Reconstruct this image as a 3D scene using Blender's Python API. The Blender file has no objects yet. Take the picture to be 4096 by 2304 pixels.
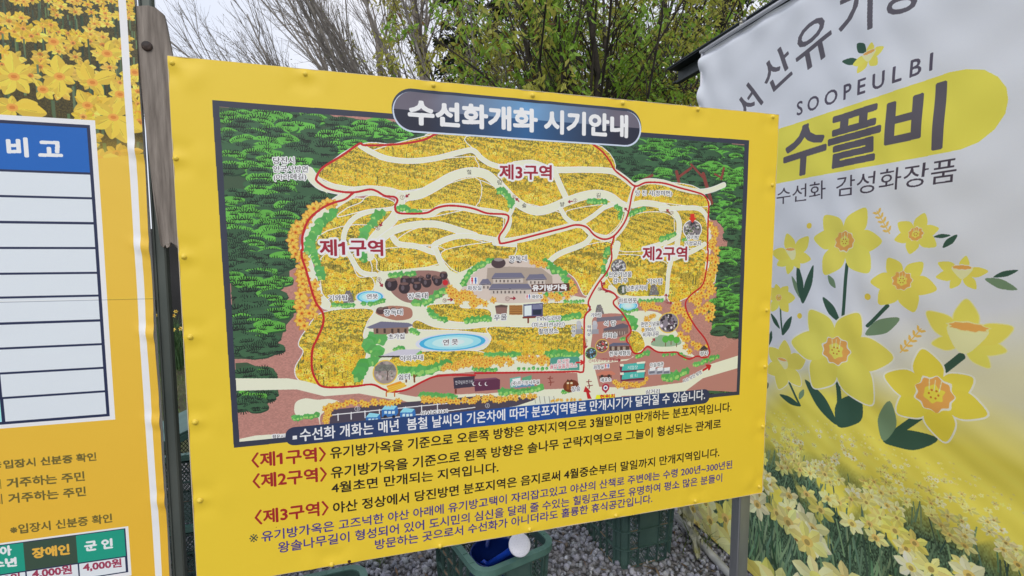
import bpy, bmesh, math, random
import numpy as np
from mathutils import Vector, Matrix
C = bpy.context.scene
COL = C.collection
PI = math.pi
# ---------------------------------------------------------------- camera, sky, sun, exposure
F = 1860.0                                  # focal length in photo pixels (photo is 4096 wide)
PITCH = math.atan(147 / F)
H = 1.5                                     # eye height
cam = bpy.data.cameras.new('camera')
cam.sensor_width = 36.0
cam.lens = 36.0 * F / 4096
cam.clip_start = 0.05
cam.clip_end = 600
camo = bpy.data.objects.new('camera', cam)
COL.objects.link(camo)
camo.location = (0, 0, H)
camo.rotation_euler = (PI / 2 - PITCH, 0, 0)
C.camera = camo

SUN_EL, SUN_AZ = math.radians(38), math.radians(186)     # azimuth clockwise from +Y: behind the camera
world = bpy.data.worlds.new('World')
C.world = world
world.use_nodes = True
wn, wl = world.node_tree.nodes, world.node_tree.links
wn.clear()
out = wn.new('ShaderNodeOutputWorld')
sky = wn.new('ShaderNodeTexSky')
sky.sky_type = 'NISHITA'
sky.sun_disc = False
sky.sun_elevation = SUN_EL
sky.sun_rotation = SUN_AZ
bg1 = wn.new('ShaderNodeBackground'); bg1.inputs['Strength'].default_value = 0.10
wl.new(sky.outputs[0], bg1.inputs['Color'])
bg2 = wn.new('ShaderNodeBackground'); bg2.inputs["Strength"].default_value = 1.10   # thin bright overcast
tc = wn.new('ShaderNodeTexCoord')
noi = wn.new('ShaderNodeTexNoise'); noi.inputs['Scale'].default_value = 2.2; noi.inputs['Detail'].default_value = 5
wl.new(tc.outputs['Generated'], noi.inputs['Vector'])
cr = wn.new('ShaderNodeValToRGB')
cr.color_ramp.elements[0].position = 0.3; cr.color_ramp.elements[0].color = (0.80, 0.86, 1.0, 1)
cr.color_ramp.elements[1].position = 0.7; cr.color_ramp.elements[1].color = (1.0, 1.0, 1.06, 1)
wl.new(noi.outputs['Fac'], cr.inputs['Fac'])
wl.new(cr.outputs['Color'], bg2.inputs['Color'])
mx = wn.new('ShaderNodeMixShader'); mx.inputs[0].default_value = 0.85
wl.new(bg1.outputs[0], mx.inputs[1]); wl.new(bg2.outputs[0], mx.inputs[2])
wl.new(mx.outputs[0], out.inputs['Surface'])

sd = bpy.data.lights.new('sun', 'SUN')
sd.energy = 1.25
sd.angle = math.radians(22)
sd.color = (1.0, 0.96, 0.90)
so = bpy.data.objects.new('sun', sd)
COL.objects.link(so)
sv = Vector((math.sin(SUN_AZ) * math.cos(SUN_EL), math.cos(SUN_AZ) * math.cos(SUN_EL), math.sin(SUN_EL)))
so.rotation_euler = (-sv).to_track_quat('-Z', 'Y').to_euler()
C.view_settings.view_transform = 'Standard'
C.view_settings.look = 'None'
C.view_settings.exposure = 0.0
C.view_settings.gamma = 1.0
C.view_settings.use_curve_mapping = False

# ---------------------------------------------------------------- small helpers
rng = random.Random(7)
nr = np.random.default_rng(11)

def tag(o, label=None, cat=None, group=None, kind=None):
    if label: o['label'] = label
    if cat: o['category'] = cat
    if group: o['group'] = group
    if kind: o['kind'] = kind
    return o

def empty(name, loc=(0, 0, 0), rz=0.0, label=None, cat=None, group=None):
    o = bpy.data.objects.new(name, None)
    o.empty_display_size = 0.1
    o.location = loc
    o.rotation_euler = (0, 0, rz)
    COL.objects.link(o)
    return tag(o, label, cat, group)

def link(name, me, mat=None, parent=None, loc=None, rot=None):
    o = bpy.data.objects.new(name, me)
    if mat is not None and not me.materials: me.materials.append(mat)
    COL.objects.link(o)
    if parent is not None: o.parent = parent
    if loc is not None: o.location = loc
    if rot is not None: o.rotation_euler = rot
    return o

def mesh(name, v, f, smooth=False):
    me = bpy.data.meshes.new(name)
    me.from_pydata([tuple(p) for p in v], [], [tuple(q) for q in f])
    if smooth:
        me.polygons.foreach_set('use_smooth', [True] * len(me.polygons))
    me.update()
    return me

class MB:
    """collects boxes / tubes / lathes into one mesh"""
    def __init__(s): s.v, s.f = [], []
    def add(s, v, f):
        n = len(s.v); s.v += [tuple(p) for p in v]; s.f += [tuple(i + n for i in q) for q in f]
    def box(s, x0, x1, y0, y1, z0, z1, M=None):
        v = [Vector(p) for p in ((x0,y0,z0),(x1,y0,z0),(x1,y1,z0),(x0,y1,z0),(x0,y0,z1),(x1,y0,z1),(x1,y1,z1),(x0,y1,z1))]
        if M is not None: v = [M @ p for p in v]
        s.add(v, ((0,3,2,1),(4,5,6,7),(0,1,5,4),(1,2,6,5),(2,3,7,6),(3,0,4,7)))
    def prism(s, prof, a, b, M=None):
        """profile of (u, w) points extruded along x from a to b (u->y, w->z)"""
        n = len(prof)
        v = [Vector((a, p[0], p[1])) for p in prof] + [Vector((b, p[0], p[1])) for p in prof]
        if M is not None: v = [M @ p for p in v]
        s.add(v, [tuple(range(n - 1, -1, -1)), tuple(range(n, 2 * n))] + [(i, (i + 1) % n, n + (i + 1) % n, n + i) for i in range(n)])
    def tube(s, pts, rad, n=8, cap=True):
        pts = [Vector(p) for p in pts]
        if not hasattr(rad, '__len__'): rad = [rad] * len(pts)
        base = len(s.v); up = None
        for i, p in enumerate(pts):
            d = (pts[min(i + 1, len(pts) - 1)] - pts[max(i - 1, 0)]).normalized()
            if up is None: up = d.orthogonal().normalized()
            up = (up - d * up.dot(d)).normalized(); w = d.cross(up)
            for k in range(n):
                a = 2 * PI * k / n
                s.v.append(tuple(p + (up * math.cos(a) + w * math.sin(a)) * rad[i]))
        for i in range(len(pts) - 1):
            for k in range(n):
                a, b = base + i * n + k, base + i * n + (k + 1) % n
                s.f.append((a, b, b + n, a + n))
        if cap:
            s.f.append(tuple(range(base + n - 1, base - 1, -1)))
            s.f.append(tuple(range(base + (len(pts) - 1) * n, base + len(pts) * n)))
    def lathe(s, prof, n=24, M=None):
        base = len(s.v)
        for r, z in prof:
            for k in range(n):
                p = Vector((r * math.cos(2 * PI * k / n), r * math.sin(2 * PI * k / n), z))
                s.v.append(tuple(M @ p if M is not None else p))
        for i in range(len(prof) - 1):
            for k in range(n):
                a, b = base + i * n + k, base + i * n + (k + 1) % n
                s.f.append((a, b, b + n, a + n))
    def build(s, name, mat, parent=None, smooth=False, bevel=0.0):
        me = mesh(name, s.v, s.f, smooth)
        if bevel:
            bm = bmesh.new(); bm.from_mesh(me)
            bmesh.ops.bevel(bm, geom=bm.edges[:], offset=bevel, segments=1, affect='EDGES')
            bm.to_mesh(me); bm.free()
        return link(name, me, mat, parent)

def P2(rgb): return tuple(((c / 255) / 12.92 if c / 255 <= 0.04045 else ((c / 255 + 0.055) / 1.055) ** 2.4) for c in rgb) + (1,)

def mat(name, col, rough=0.6, col2=None, scale=8.0, stretch=(1, 1, 1), metal=0.0, bump=0.0, bscale=None, detail=6, lo=0.35, hi=0.65, spec=0.5, attr=None, coords='Object', trans=0.0):
    m = bpy.data.materials.new(name); m.use_nodes = True
    nt = m.node_tree; N, L = nt.nodes, nt.links
    b = N['Principled BSDF']
    b.inputs['Roughness'].default_value = rough
    b.inputs['Metallic'].default_value = metal
    b.inputs['Specular IOR Level'].default_value = spec
    if trans: b.inputs['Transmission Weight'].default_value = trans
    b.inputs['Base Color'].default_value = tuple(col[:3]) + (1,)
    t = N.new('ShaderNodeTexCoord'); mp = N.new('ShaderNodeMapping'); mp.inputs['Scale'].default_value = stretch
    L.new(t.outputs[coords], mp.inputs['Vector'])
    if col2 is not None:
        n = N.new('ShaderNodeTexNoise'); n.inputs['Scale'].default_value = scale; n.inputs['Detail'].default_value = detail
        L.new(mp.outputs[0], n.inputs['Vector'])
        r = N.new('ShaderNodeValToRGB')
        r.color_ramp.elements[0].position = lo; r.color_ramp.elements[0].color = tuple(col[:3]) + (1,)
        r.color_ramp.elements[1].position = hi; r.color_ramp.elements[1].color = tuple(col2[:3]) + (1,)
        L.new(n.outputs['Fac'], r.inputs['Fac']); src = r.outputs['Color']
        if attr:
            a = N.new('ShaderNodeAttribute'); a.attribute_name = attr
            mm = N.new('ShaderNodeMix'); mm.data_type = 'RGBA'; mm.blend_type = 'MULTIPLY'; mm.inputs[0].default_value = 1
            L.new(src, mm.inputs[6]); L.new(a.outputs['Color'], mm.inputs[7]); src = mm.outputs[2]
        L.new(src, b.inputs['Base Color'])
    elif attr:
        a = N.new('ShaderNodeAttribute'); a.attribute_name = attr
        L.new(a.outputs['Color'], b.inputs['Base Color'])
    if bump:
        n2 = N.new('ShaderNodeTexNoise'); n2.inputs['Scale'].default_value = bscale or scale * 3; n2.inputs['Detail'].default_value = 8
        L.new(mp.outputs[0], n2.inputs['Vector'])
        bp = N.new('ShaderNodeBump'); bp.inputs['Strength'].default_value = bump; bp.inputs['Distance'].default_value = 0.01
        L.new(n2.outputs['Fac'], bp.inputs['Height']); L.new(bp.outputs[0], b.inputs['Normal'])
    return m

def ray(x, y):
    """world direction through photo pixel (x, y)"""
    x = np.asarray(x, float); y = np.asarray(y, float)
    c, s = math.cos(PITCH), math.sin(PITCH)
    a, b = x - 2048, -(y - 1152)
    return a, c * F + s * b, -s * F + c * b
def at(x, y, Y):
    a, b, c = ray(x, y); t = Y / b
    return Vector((float(a * t), float(Y), float(H + c * t)))
def atz(x, y, z):
    a, b, c = ray(x, y); t = (z - H) / c
    return Vector((float(a * t), float(b * t), z))

class Plane:
    """a vertical plane standing in the yard: (s along it, z up)"""
    def __init__(s, x, y, yaw):
        s.o = np.array((x, y)); a = math.radians(yaw)
        s.d = np.array((math.sin(a), math.cos(a))); s.n = np.array((s.d[1], -s.d[0]))
        s.rz = PI / 2 - a
    def px(s, x, y):
        a, b, c = ray(x, y); t = (s.n @ s.o) / (s.n[0] * a + s.n[1] * b)
        return (a * t - s.o[0]) * s.d[0] + (b * t - s.o[1]) * s.d[1], c * t + H
    def pt(s, u, z, off=0.0):
        p = s.o + s.d * u + s.n * off
        return Vector((p[0], p[1], z))
SIGN = Plane(-0.8222, 1.15, 74.504)          # notice board; the price board stands in line with it
TENT = Plane(0.97, 2.48, 180 - 15.496)       # printed side wall of the marquee, running towards the camera
# ---------------------------------------------------------------- print shop: draws the flat prints into images
def s2l(a):
    a = np.asarray(a, np.float32) / 255
    return np.where(a <= 0.04045, a / 12.92, ((a + 0.055) / 1.055) ** 2.4)
def l2s(a): return np.where(a <= 0.0031308, a * 12.92, 1.055 * np.power(np.maximum(a, 1e-6), 1 / 2.4) - 0.055)

_tc = bpy.data.curves.new('glyphs', 'FONT'); _tc.resolution_u = 3; _tc.space_line = 4.0
_to = bpy.data.objects.new('glyphs', _tc); COL.objects.link(_to)
_gc = {}
def _eval(lines):
    """outlines of all the wording as triangles, one line of type per entry (a single evaluation)"""
    _tc.body = '\n'.join(lines)
    bpy.context.view_layer.update()
    ev = _to.evaluated_get(bpy.context.evaluated_depsgraph_get()); me = ev.to_mesh()
    me.calc_loop_triangles()
    v = np.zeros(len(me.vertices) * 3); me.vertices.foreach_get('co', v); v = v.reshape(-1, 3)[:, :2].copy()
    t = np.zeros(len(me.loop_triangles) * 3, np.int32); me.loop_triangles.foreach_get('vertices', t); t = t.reshape(-1, 3)
    ev.to_mesh_clear()
    row = np.rint((0.35 - v[:, 1]) / 4.0).astype(int)
    for i, l in enumerate(lines):
        tt = t[row[t[:, 0]] == i]; u, inv = np.unique(tt, return_inverse=True)
        _gc[l] = (v[u] + (0, 4.0 * i), inv.reshape(-1, 3))
def glyph_tris(txt):
    if txt not in _gc: _missing.append(txt); _eval([txt])
    return _gc[txt]
_missing = []

def smooth(p, closed=False, n=6):
    p = np.asarray(p, float)
    q = np.vstack([p[-1], p, p[0], p[1]]) if closed else np.vstack([2 * p[0] - p[1], p, 2 * p[-1] - p[-2]])
    o = []
    for i in range(1, len(q) - 2):
        a, b, c, d = q[i - 1], q[i], q[i + 1], q[i + 2]
        for t in np.linspace(0, 1, n, endpoint=False):
            o.append(0.5 * (2 * b + (c - a) * t + (2 * a - 5 * b + 4 * c - d) * t * t + (3 * b - a - 3 * c + d) * t ** 3))
    if not closed: o.append(p[-1])
    return np.array(o)

class Canvas:
    def __init__(s, plane, s0, s1, z0, z1, ppm, base):
        s.pl, s.s0, s.s1, s.z0, s.z1, s.k = plane, s0, s1, z0, z1, ppm
        s.W, s.Hh = int(round((s1 - s0) * ppm)), int(round((z1 - z0) * ppm))
        s.im = np.empty((s.Hh, s.W, 3), np.float32); s.im[:] = base
        s.clip = None
    def C(s, pts):                                   # photo pixels -> canvas pixels
        pts = np.atleast_2d(np.asarray(pts, float))
        u, z = s.pl.px(pts[:, 0], pts[:, 1])
        return np.stack([(u - s.s0) * s.k, (z - s.z0) * s.k], 1)
    def win(s, x0, y0, x1, y1):
        return max(0, int(x0)), max(0, int(y0)), min(s.W, int(x1) + 2), min(s.Hh, int(y1) + 2)
    def pmask(s, P):
        x0, y0, x1, y1 = s.win(P[:, 0].min(), P[:, 1].min(), P[:, 0].max(), P[:, 1].max())
        if x1 <= x0 or y1 <= y0: return None
        m = np.zeros((y1 - y0, x1 - x0), bool)
        X = np.arange(x0, x1) + 0.5
        for (ax, ay), (bx, by) in zip(P, np.roll(P, -1, 0)):
            if ay == by: continue
            if ay > by: ax, ay, bx, by = bx, by, ax, ay
            r0, r1 = max(y0, math.ceil(ay - 0.5)), min(y1, math.ceil(by - 0.5))
            if r1 <= r0: continue
            yy = np.arange(r0, r1) + 0.5
            m[r0 - y0:r1 - y0] ^= X[None, :] < (ax + (yy - ay) * (bx - ax) / (by - ay))[:, None]
        return m, x0, y0
    def smask(s, P, w):
        x0, y0, x1, y1 = s.win(P[:, 0].min() - w, P[:, 1].min() - w, P[:, 0].max() + w, P[:, 1].max() + w)
        if x1 <= x0 or y1 <= y0: return None
        m = np.zeros((y1 - y0, x1 - x0), bool)
        for (ax, ay), (bx, by) in zip(P[:-1], P[1:]):
            u0, v0, u1, v1 = s.win(min(ax, bx) - w, min(ay, by) - w, max(ax, bx) + w, max(ay, by) + w)
            if u1 <= u0 or v1 <= v0: continue
            X = np.arange(u0, u1)[None, :] + 0.5; Y = np.arange(v0, v1)[:, None] + 0.5
            dx, dy = bx - ax, by - ay; l = dx * dx + dy * dy + 1e-9
            t = np.clip(((X - ax) * dx + (Y - ay) * dy) / l, 0, 1)
            m[v0 - y0:v1 - y0, u0 - x0:u1 - x0] |= (X - ax - t * dx) ** 2 + (Y - ay - t * dy) ** 2 < w * w / 4
        return m, x0, y0
    def put(s, mm, col, alpha=1.0):
        if mm is None: return
        m, x0, y0 = mm
        sub = s.im[y0:y0 + m.shape[0], x0:x0 + m.shape[1]]
        if s.clip is not None: m = m & s.clip[y0:y0 + m.shape[0], x0:x0 + m.shape[1]]
        if isinstance(col, np.ndarray) and col.ndim == 3:
            sub[m] = col[y0:y0 + m.shape[0], x0:x0 + m.shape[1]][m]
        elif alpha >= 1: sub[m] = col
        else: sub[m] = sub[m] * (1 - alpha) + np.array(col, np.float32) * alpha
    def poly(s, pts, col, alpha=1.0, sm=False, raw=False):
        P = np.asarray(pts, float) if raw else s.C(pts)
        if sm: P = smooth(P, True)
        s.put(s.pmask(P), col, alpha)
    def stroke(s, pts, w, col, alpha=1.0, sm=True, raw=False):
        """w in canvas pixels"""
        P = np.asarray(pts, float) if raw else s.C(pts)
        if sm and len(P) > 2: P = smooth(P)
        s.put(s.smask(P, w), col, alpha)
    def disc(s, c, r, col, alpha=1.0, raw=False, sq=1.0):
        c = np.asarray(c, float) if raw else s.C([c])[0]
        a = np.linspace(0, 2 * PI, 22, endpoint=False)
        s.put(s.pmask(np.stack([c[0] + r * np.cos(a), c[1] + r * sq * np.sin(a)], 1)), col, alpha)
    def rrect(s, c0, c1, r, col, raw=False, feather=None):
        a, b = (np.asarray(c0, float), np.asarray(c1, float)) if raw else s.C([c0, c1])
        x0, x1 = sorted((a[0], b[0])); y0, y1 = sorted((a[1], b[1])); r = min(r, (x1 - x0) / 2, (y1 - y0) / 2)
        P = []
        for cx, cy, a0 in ((x1 - r, y1 - r, 0), (x0 + r, y1 - r, 90), (x0 + r, y0 + r, 180), (x1 - r, y0 + r, 270)):
            for t in np.linspace(a0, a0 + 90, 10): P.append((cx + r * math.cos(math.radians(t)), cy + r * math.sin(math.radians(t))))
        m = s.pmask(np.array(P)); s.put(m, col); return m
    def tmask(s, tri, pad):
        P = tri.reshape(-1, 2)
        x0, y0, x1, y1 = s.win(P[:, 0].min() - pad, P[:, 1].min() - pad, P[:, 0].max() + pad, P[:, 1].max() + pad)
        if x1 <= x0 or y1 <= y0: return None
        m = np.zeros((y1 - y0, x1 - x0), bool)
        for (a, b, c) in tri:
            u0 = max(x0, int(min(a[0], b[0], c[0]))); u1 = min(x1, int(max(a[0], b[0], c[0])) + 2)
            v0 = max(y0, int(min(a[1], b[1], c[1]))); v1 = min(y1, int(max(a[1], b[1], c[1])) + 2)
            if u1 <= u0 or v1 <= v0: continue
            X = np.arange(u0, u1)[None, :] + 0.5; Y = np.arange(v0, v1)[:, None] + 0.5
            e0 = (b[0] - a[0]) * (Y - a[1]) - (b[1] - a[1]) * (X - a[0])
            e1 = (c[0] - b[0]) * (Y - b[1]) - (c[1] - b[1]) * (X - b[0])
            e2 = (a[0] - c[0]) * (Y - c[1]) - (a[1] - c[1]) * (X - c[0])
            m[v0 - y0:v1 - y0, u0 - x0:u1 - x0] |= ((e0 >= -1e-6) & (e1 >= -1e-6) & (e2 >= -1e-6)) | ((e0 <= 1e-6) & (e1 <= 1e-6) & (e2 <= 1e-6))
        return m, x0, y0
    def dil(s, m, r):
        if r <= 0.4: return m
        o = m.copy(); k = int(math.ceil(r)); h, w = m.shape
        for dy in range(-k, k + 1):
            for dx in range(-k, k + 1):
                if dx * dx + dy * dy > r * r + 0.3 or (dx == 0 and dy == 0): continue
                o[max(0, dy):h + min(0, dy), max(0, dx):w + min(0, dx)] |= m[max(0, -dy):h + min(0, -dy), max(0, -dx):w + min(0, -dx)]
        return o
    def _ink(s, tri, col, bold, halo, hcol):
        mm = s.tmask(tri, 3 + bold + halo)
        if mm is None: return
        m, x0, y0 = mm
        m = s.dil(m, bold)
        if halo: s.put((s.dil(m, halo), x0, y0), hcol)
        s.put((m, x0, y0), col)
    def text(s, txt, LB, RB, LT, col=(30, 28, 32), bold=0.0, halo=0.0, hcol=(238, 240, 246), vscale=1.0):
        """ink box: left-bottom, right-bottom and left-top given as photo pixels"""
        v, t = glyph_tris(txt)
        A, B, T = s.C([LB, RB, LT])
        if vscale != 1: T = A + (T - A) * vscale
        lo, hi = v.min(0), v.max(0)
        u = (v - lo) / np.maximum(hi - lo, 1e-6)
        up = T - A; up = np.array((0.0, up[1])) if abs(B[1] - A[1]) < 0.25 * abs(B[0] - A[0]) else up
        p = A + u[:, :1] * (B - A) + u[:, 1:] * up
        s._ink(p[t], col, bold, halo, hcol)
    def chars(s, txt, O, ex, ey, col, bold=0.0):
        """em-square placement: origin, end of the em's base and top, as photo pixels"""
        v, t = glyph_tris(txt)
        A, B, T = s.C([O, ex, ey])
        s._ink((A + v[:, :1] * (B - A) + v[:, 1:] * (T - A))[t], col, bold, 0, None)
    def vgrad(s, mm, c0, c1, power=1.0, horiz=False):
        m, x0, y0 = mm
        t = np.linspace(0, 1, m.shape[1 if horiz else 0]) ** power
        g = np.array(c0)[None] * (1 - t[:, None]) + np.array(c1)[None] * t[:, None]
        g = np.broadcast_to(g[None] if horiz else g[:, None], m.shape + (3,))
        s.im[y0:y0 + m.shape[0], x0:x0 + m.shape[1]][m] = g[m]
    def image(s, name, gain, noise=0.0):
        a = s2l(s.im) * np.asarray(gain, np.float32)
        if noise: a *= 1 + noise * (nr.random((s.Hh, s.W, 1), np.float32) - 0.5)
        a = l2s(np.clip(a, 0.002, 0.86))
        px = np.ones((s.Hh, s.W, 4), np.float32); px[..., :3] = a
        img = bpy.data.images.new(name, s.W, s.Hh, alpha=False)
        img.pixels.foreach_set(px.ravel()); img.update(); img.pack()
        return img

def zoomf(ox, oy, k): return lambda *p: [(ox + x / k, oy + y / k) for x, y in p]
zA = zoomf(800, 300, 2.07); zB = zoomf(1900, 300, 2.07); zC = zoomf(800, 1000, 1.811); zE = zoomf(1900, 1000, 1.8115)
zD = zoomf(0, 0, 1 / 1.5901)
zL1 = zoomf(0, 0, 1.258); zL2 = zoomf(0, 1152, 1.258)
zT1 = zoomf(3000, 0, 1.258); zT2 = zoomf(3000, 1152, 1.258); zT0 = zoomf(2600, 0, 3.15)
zS = zoomf(700, 1700, 2.1467); zR = zoomf(1800, 1650, 1.9815)

def star(cx, cy, r, rot, n=6, inner=0.42, sq=1.0, jit=0.15):
    P = []
    for i in range(2 * n):
        a = rot + PI * i / n
        q = r * (1 if i % 2 == 0 else inner) * (1 + jit * (rng.random() - 0.5) * 2)
        P.append((cx + q * math.cos(a), cy + q * math.sin(a) * sq))
    return np.array(P)
def petals(cx, cy, r, rot, n=6, w=0.30, sq=1.0):
    for i in range(n):
        a = rot + 2 * PI * i / n + rng.uniform(-.12, .12); L_ = r * rng.uniform(.88, 1.1)
        d = np.array((math.cos(a), math.sin(a) * sq)); e = np.array((-d[1], d[0])); c = np.array((cx, cy))
        yield np.array([c, c + d * L_ * .35 + e * w * r * .8, c + d * L_ * .65 + e * w * r, c + d * L_ * .9 + e * w * r * .4, c + d * L_,
                        c + d * L_ * .9 - e * w * r * .4, c + d * L_ * .65 - e * w * r, c + d * L_ * .35 - e * w * r * .8])
def jc(c, k): 
    b = rng.uniform(-k, k); return tuple(max(0, min(255, v + b + rng.uniform(-k, k) * .4)) for v in c)

class Mini(Canvas):
    def __init__(s, n):
        s.W = s.Hh = n; s.im = np.full((n, n, 3), -1, np.float32); s.clip = None
    def stamp(s): return s.im, s.im[..., 0] >= 0
def paste(cv, st, x, y, gain=1.0):
    im, m = st; n = m.shape[0]
    x0, y0 = int(x - n / 2), int(y - n / 2)
    a0, b0, a1, b1 = max(0, -x0), max(0, -y0), min(n, cv.W - x0), min(n, cv.Hh - y0)
    if a1 <= a0 or b1 <= b0: return
    mk = m[b0:b1, a0:a1]
    if cv.clip is not None: mk = mk & cv.clip[y0 + b0:y0 + b1, x0 + a0:x0 + a1]
    sub = cv.im[y0 + b0:y0 + b1, x0 + a0:x0 + a1]
    sub[mk] = im[b0:b1, a0:a1][mk] * gain
_st = {}
def flower_stamps(r, pal, heart, petal_r, key):
    q = max(0, int(round(math.log(max(r, 1.2), 1.16)))); k = (q, key)
    if k not in _st:
        rr = 1.16 ** q; L_ = []
        for i in range(8):
            n = int(2 * rr * 1.15) + 3; mn = Mini(n); c = n / 2; sq = rng.uniform(.6, 1)
            col = pal[i % len(pal)]
            if rr >= petal_r:
                for pp in petals(c, c, rr, rng.random() * 6, 6, .27, sq):
                    k_ = jc(col, 14); mn.put(mn.pmask(pp), k_); mn.put(mn.pmask(np.array([pp[0], pp[7], pp[6], pp[5], pp[4]])), tuple(v * .91 for v in k_))
                    if rr > 16: mn.put(mn.smask(np.array([pp[0] * .4 + pp[4] * .6, pp[0]]), 1.4), tuple(v * .84 for v in k_))
                mn.disc((c, c), rr * .30, jc(heart, 12), raw=True, sq=.8)
                mn.disc((c, c - rr * .05), rr * .14, tuple(v * .72 for v in heart), raw=True)
            else:
                mn.put(mn.pmask(star(c, c, rr, rng.random() * 6, 5, .55, sq)), col)
                if rr > 2.2: mn.disc((c, c), rr * .3, heart, raw=True)
            L_.append(mn.stamp())
        _st[k] = L_
    return _st[k]
def photo_field(cv, pts, r0, r1, pal, dark, stems, dens=1.0, stemd=1.0, petal_r=6.0, heart=(225, 130, 30), over=1.0, key='a', top=.9):
    """a printed photograph of a daffodil field, clipped to the polygon; flowers grow from r0 (top) to r1 (bottom), canvas px"""
    P = cv.C(pts) if not isinstance(pts, np.ndarray) else pts
    mm = cv.pmask(P)
    if mm is None: return
    m, x0, y0 = mm
    full = np.zeros((cv.Hh, cv.W), bool); full[y0:y0 + m.shape[0], x0:x0 + m.shape[1]] = m
    old = cv.clip; cv.clip = full
    h, w = m.shape
    t = np.linspace(1, 0, h)[:, None, None] ** .6                     # 0 at the bottom
    base = np.array(pal[0]) * top * t + np.array(dark) * (1 - t)
    blk = nr.random((h // 3 + 1, w // 2 + 1, 1)).repeat(3, 0).repeat(2, 1)[:h, :w]
    cv.im[y0:y0 + h, x0:x0 + w][m] = (base * (0.7 + 0.6 * blk))[m]
    y = h - 1.0; ph = rng.random() * 6
    while y > -r1:
        f = 1 - y / h; r = r0 + (r1 - r0) * f ** 1.3
        for _ in range(int(w / (r * 1.6) * stemd * min(1, .35 + f * 1.5))):
            sx, sy = int(x0 + rng.random() * w), int(y0 + y + rng.uniform(-r, r))
            L_ = int(r * rng.uniform(1.5, 3.5)); wd = max(1, int(r * .22)); c = jc(stems[rng.randrange(len(stems))], 14)
            a, b = max(0, sy - L_), min(cv.Hh, sy); sl = rng.choice((-1, 0, 0, 1)) * wd; mid = (a + b) // 2
            for u, v_, q in ((a, mid, sx), (mid, b, sx + sl)):
                if v_ <= u or q < 0 or q + wd > cv.W: continue
                sub = cv.im[u:v_, q:q + wd]; sub[full[u:v_, q:q + wd]] = c
        nf = int(w / (r * 1.75) * dens)
        for _ in range(nf):
            q = rng.random()
            g = math.sin(q * w / (r * 5.5) + ph + y / (r * 3.1)) + .7 * math.sin(y / (r * 4.3) - q * w / (r * 9) + 2 * ph)
            if f > .12 and g < (-.30 if f < .35 else -.12) * over and rng.random() < .86: continue
            st = flower_stamps(r * rng.uniform(.75, 1.2), pal, heart, petal_r, key)
            paste(cv, st[rng.randrange(8)], x0 + q * w, y0 + y + rng.uniform(-.6, .6) * r, rng.uniform(.9, 1.08))
        y -= r * .9
    cv.clip = old
TYPE = ['당진시', '안국사방면', '(아라메길)', '당 진 시(정미면)', '유기방', '가정묘지', '기와탑', '연못', '장독대', '초가집', '연 못', '야외무대', '쉼터', '화장실', '우물', 'TVN드라마', '〈미스터션샤인〉', '촬영장소', '천연기념물', '감나무', '남촌공적비', '하트연못', '식 당', '커피숍', '350년', '비자나무', '한복체험장', '매표소', '마을회관', '정자', '(주)유기방사무실', '장승', '삼거리', '임시주차장', '황운시', '힐', '링', '솔', '밭', '길', '해', '태', '상', '⑦', '⑧', '⑨', '⑩', '⑪', '⑥', '⑤', '③', '⑫', '②', '④', '①비자나무길 출발', '솔밭길힐링코스', '체험장', '쉼 터', '유기방가옥', '한국민화연구원', '현위치', '서산 당진 방면', '제1구역', '제3구역', '제2구역', '수선화 개화는 매년  봄철 날씨의 기온차에 따라 분포지역별로 만개시기가 달라질 수 있습니다.', '수선화개화', '시기안내', '〈제1구역〉', '〈제2구역〉', '〈제3구역〉', '유기방가옥을 기준으로 오른쪽 방향은 양지지역으로 3월말이면 만개하는 분포지역입니다.', '유기방가옥을 기준으로 왼쪽 방향은 솔나무 군락지역으로 그늘이 형성되는 관계로', '4월초면 만개되는 지역입니다.', '야산 정상에서 당진방면 분포지역은 음지로써 4월중순부터 말일까지 만개지역입니다.', '※', '유기방가옥은 고즈넉한 야산 아래에 유기방고택이 자리잡고있고 야산의 산책로 주변에는 수령 200년~300년된', '왕솔나무길이 형성되어 있어 도시민의 심신을 달래 줄 수있는 힐링코스로도 유명하여 평소 많은 분들이', '방문하는 곳으로서 수선화가 아니더라도 훌륭한 휴식공간입니다.', '비', '고', '입장시 신분증 확인', '거주하는 주민', '※입장시 신분증 확인', '에', '군 인', '장애인', '유아', '청소년', '4,000원', '수', '플', 'S O O P E U L B I', '수선화', '감성화장품', '서', '산', '유', '기', '방']
_eval(TYPE)

def add_flag(key, x0, x1):                       # the house font's 1 is a bare stroke; the printed one has a flag
    v, t = _gc[key]; m = (v[:, 0] >= x0 - 1e-3) & (v[:, 0] <= x1 + 1e-3); top = v[m, 1].max(); k = len(v)
    q = np.array([(x1, top), (x0 + .01, top - .17), (x0 - .19, top - .23), (x0 - .19, top - .14), (x0 - .03, top - .07), (x0 + .03, top)])
    _gc[key] = (np.vstack([v, q]), np.vstack([t, np.array([(0, 1, 4), (1, 2, 3), (1, 3, 4), (0, 4, 5)]) + k]))
add_flag('제1구역', 1.122, 1.22); add_flag('〈제1구역〉', 2.122, 2.22)
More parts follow.
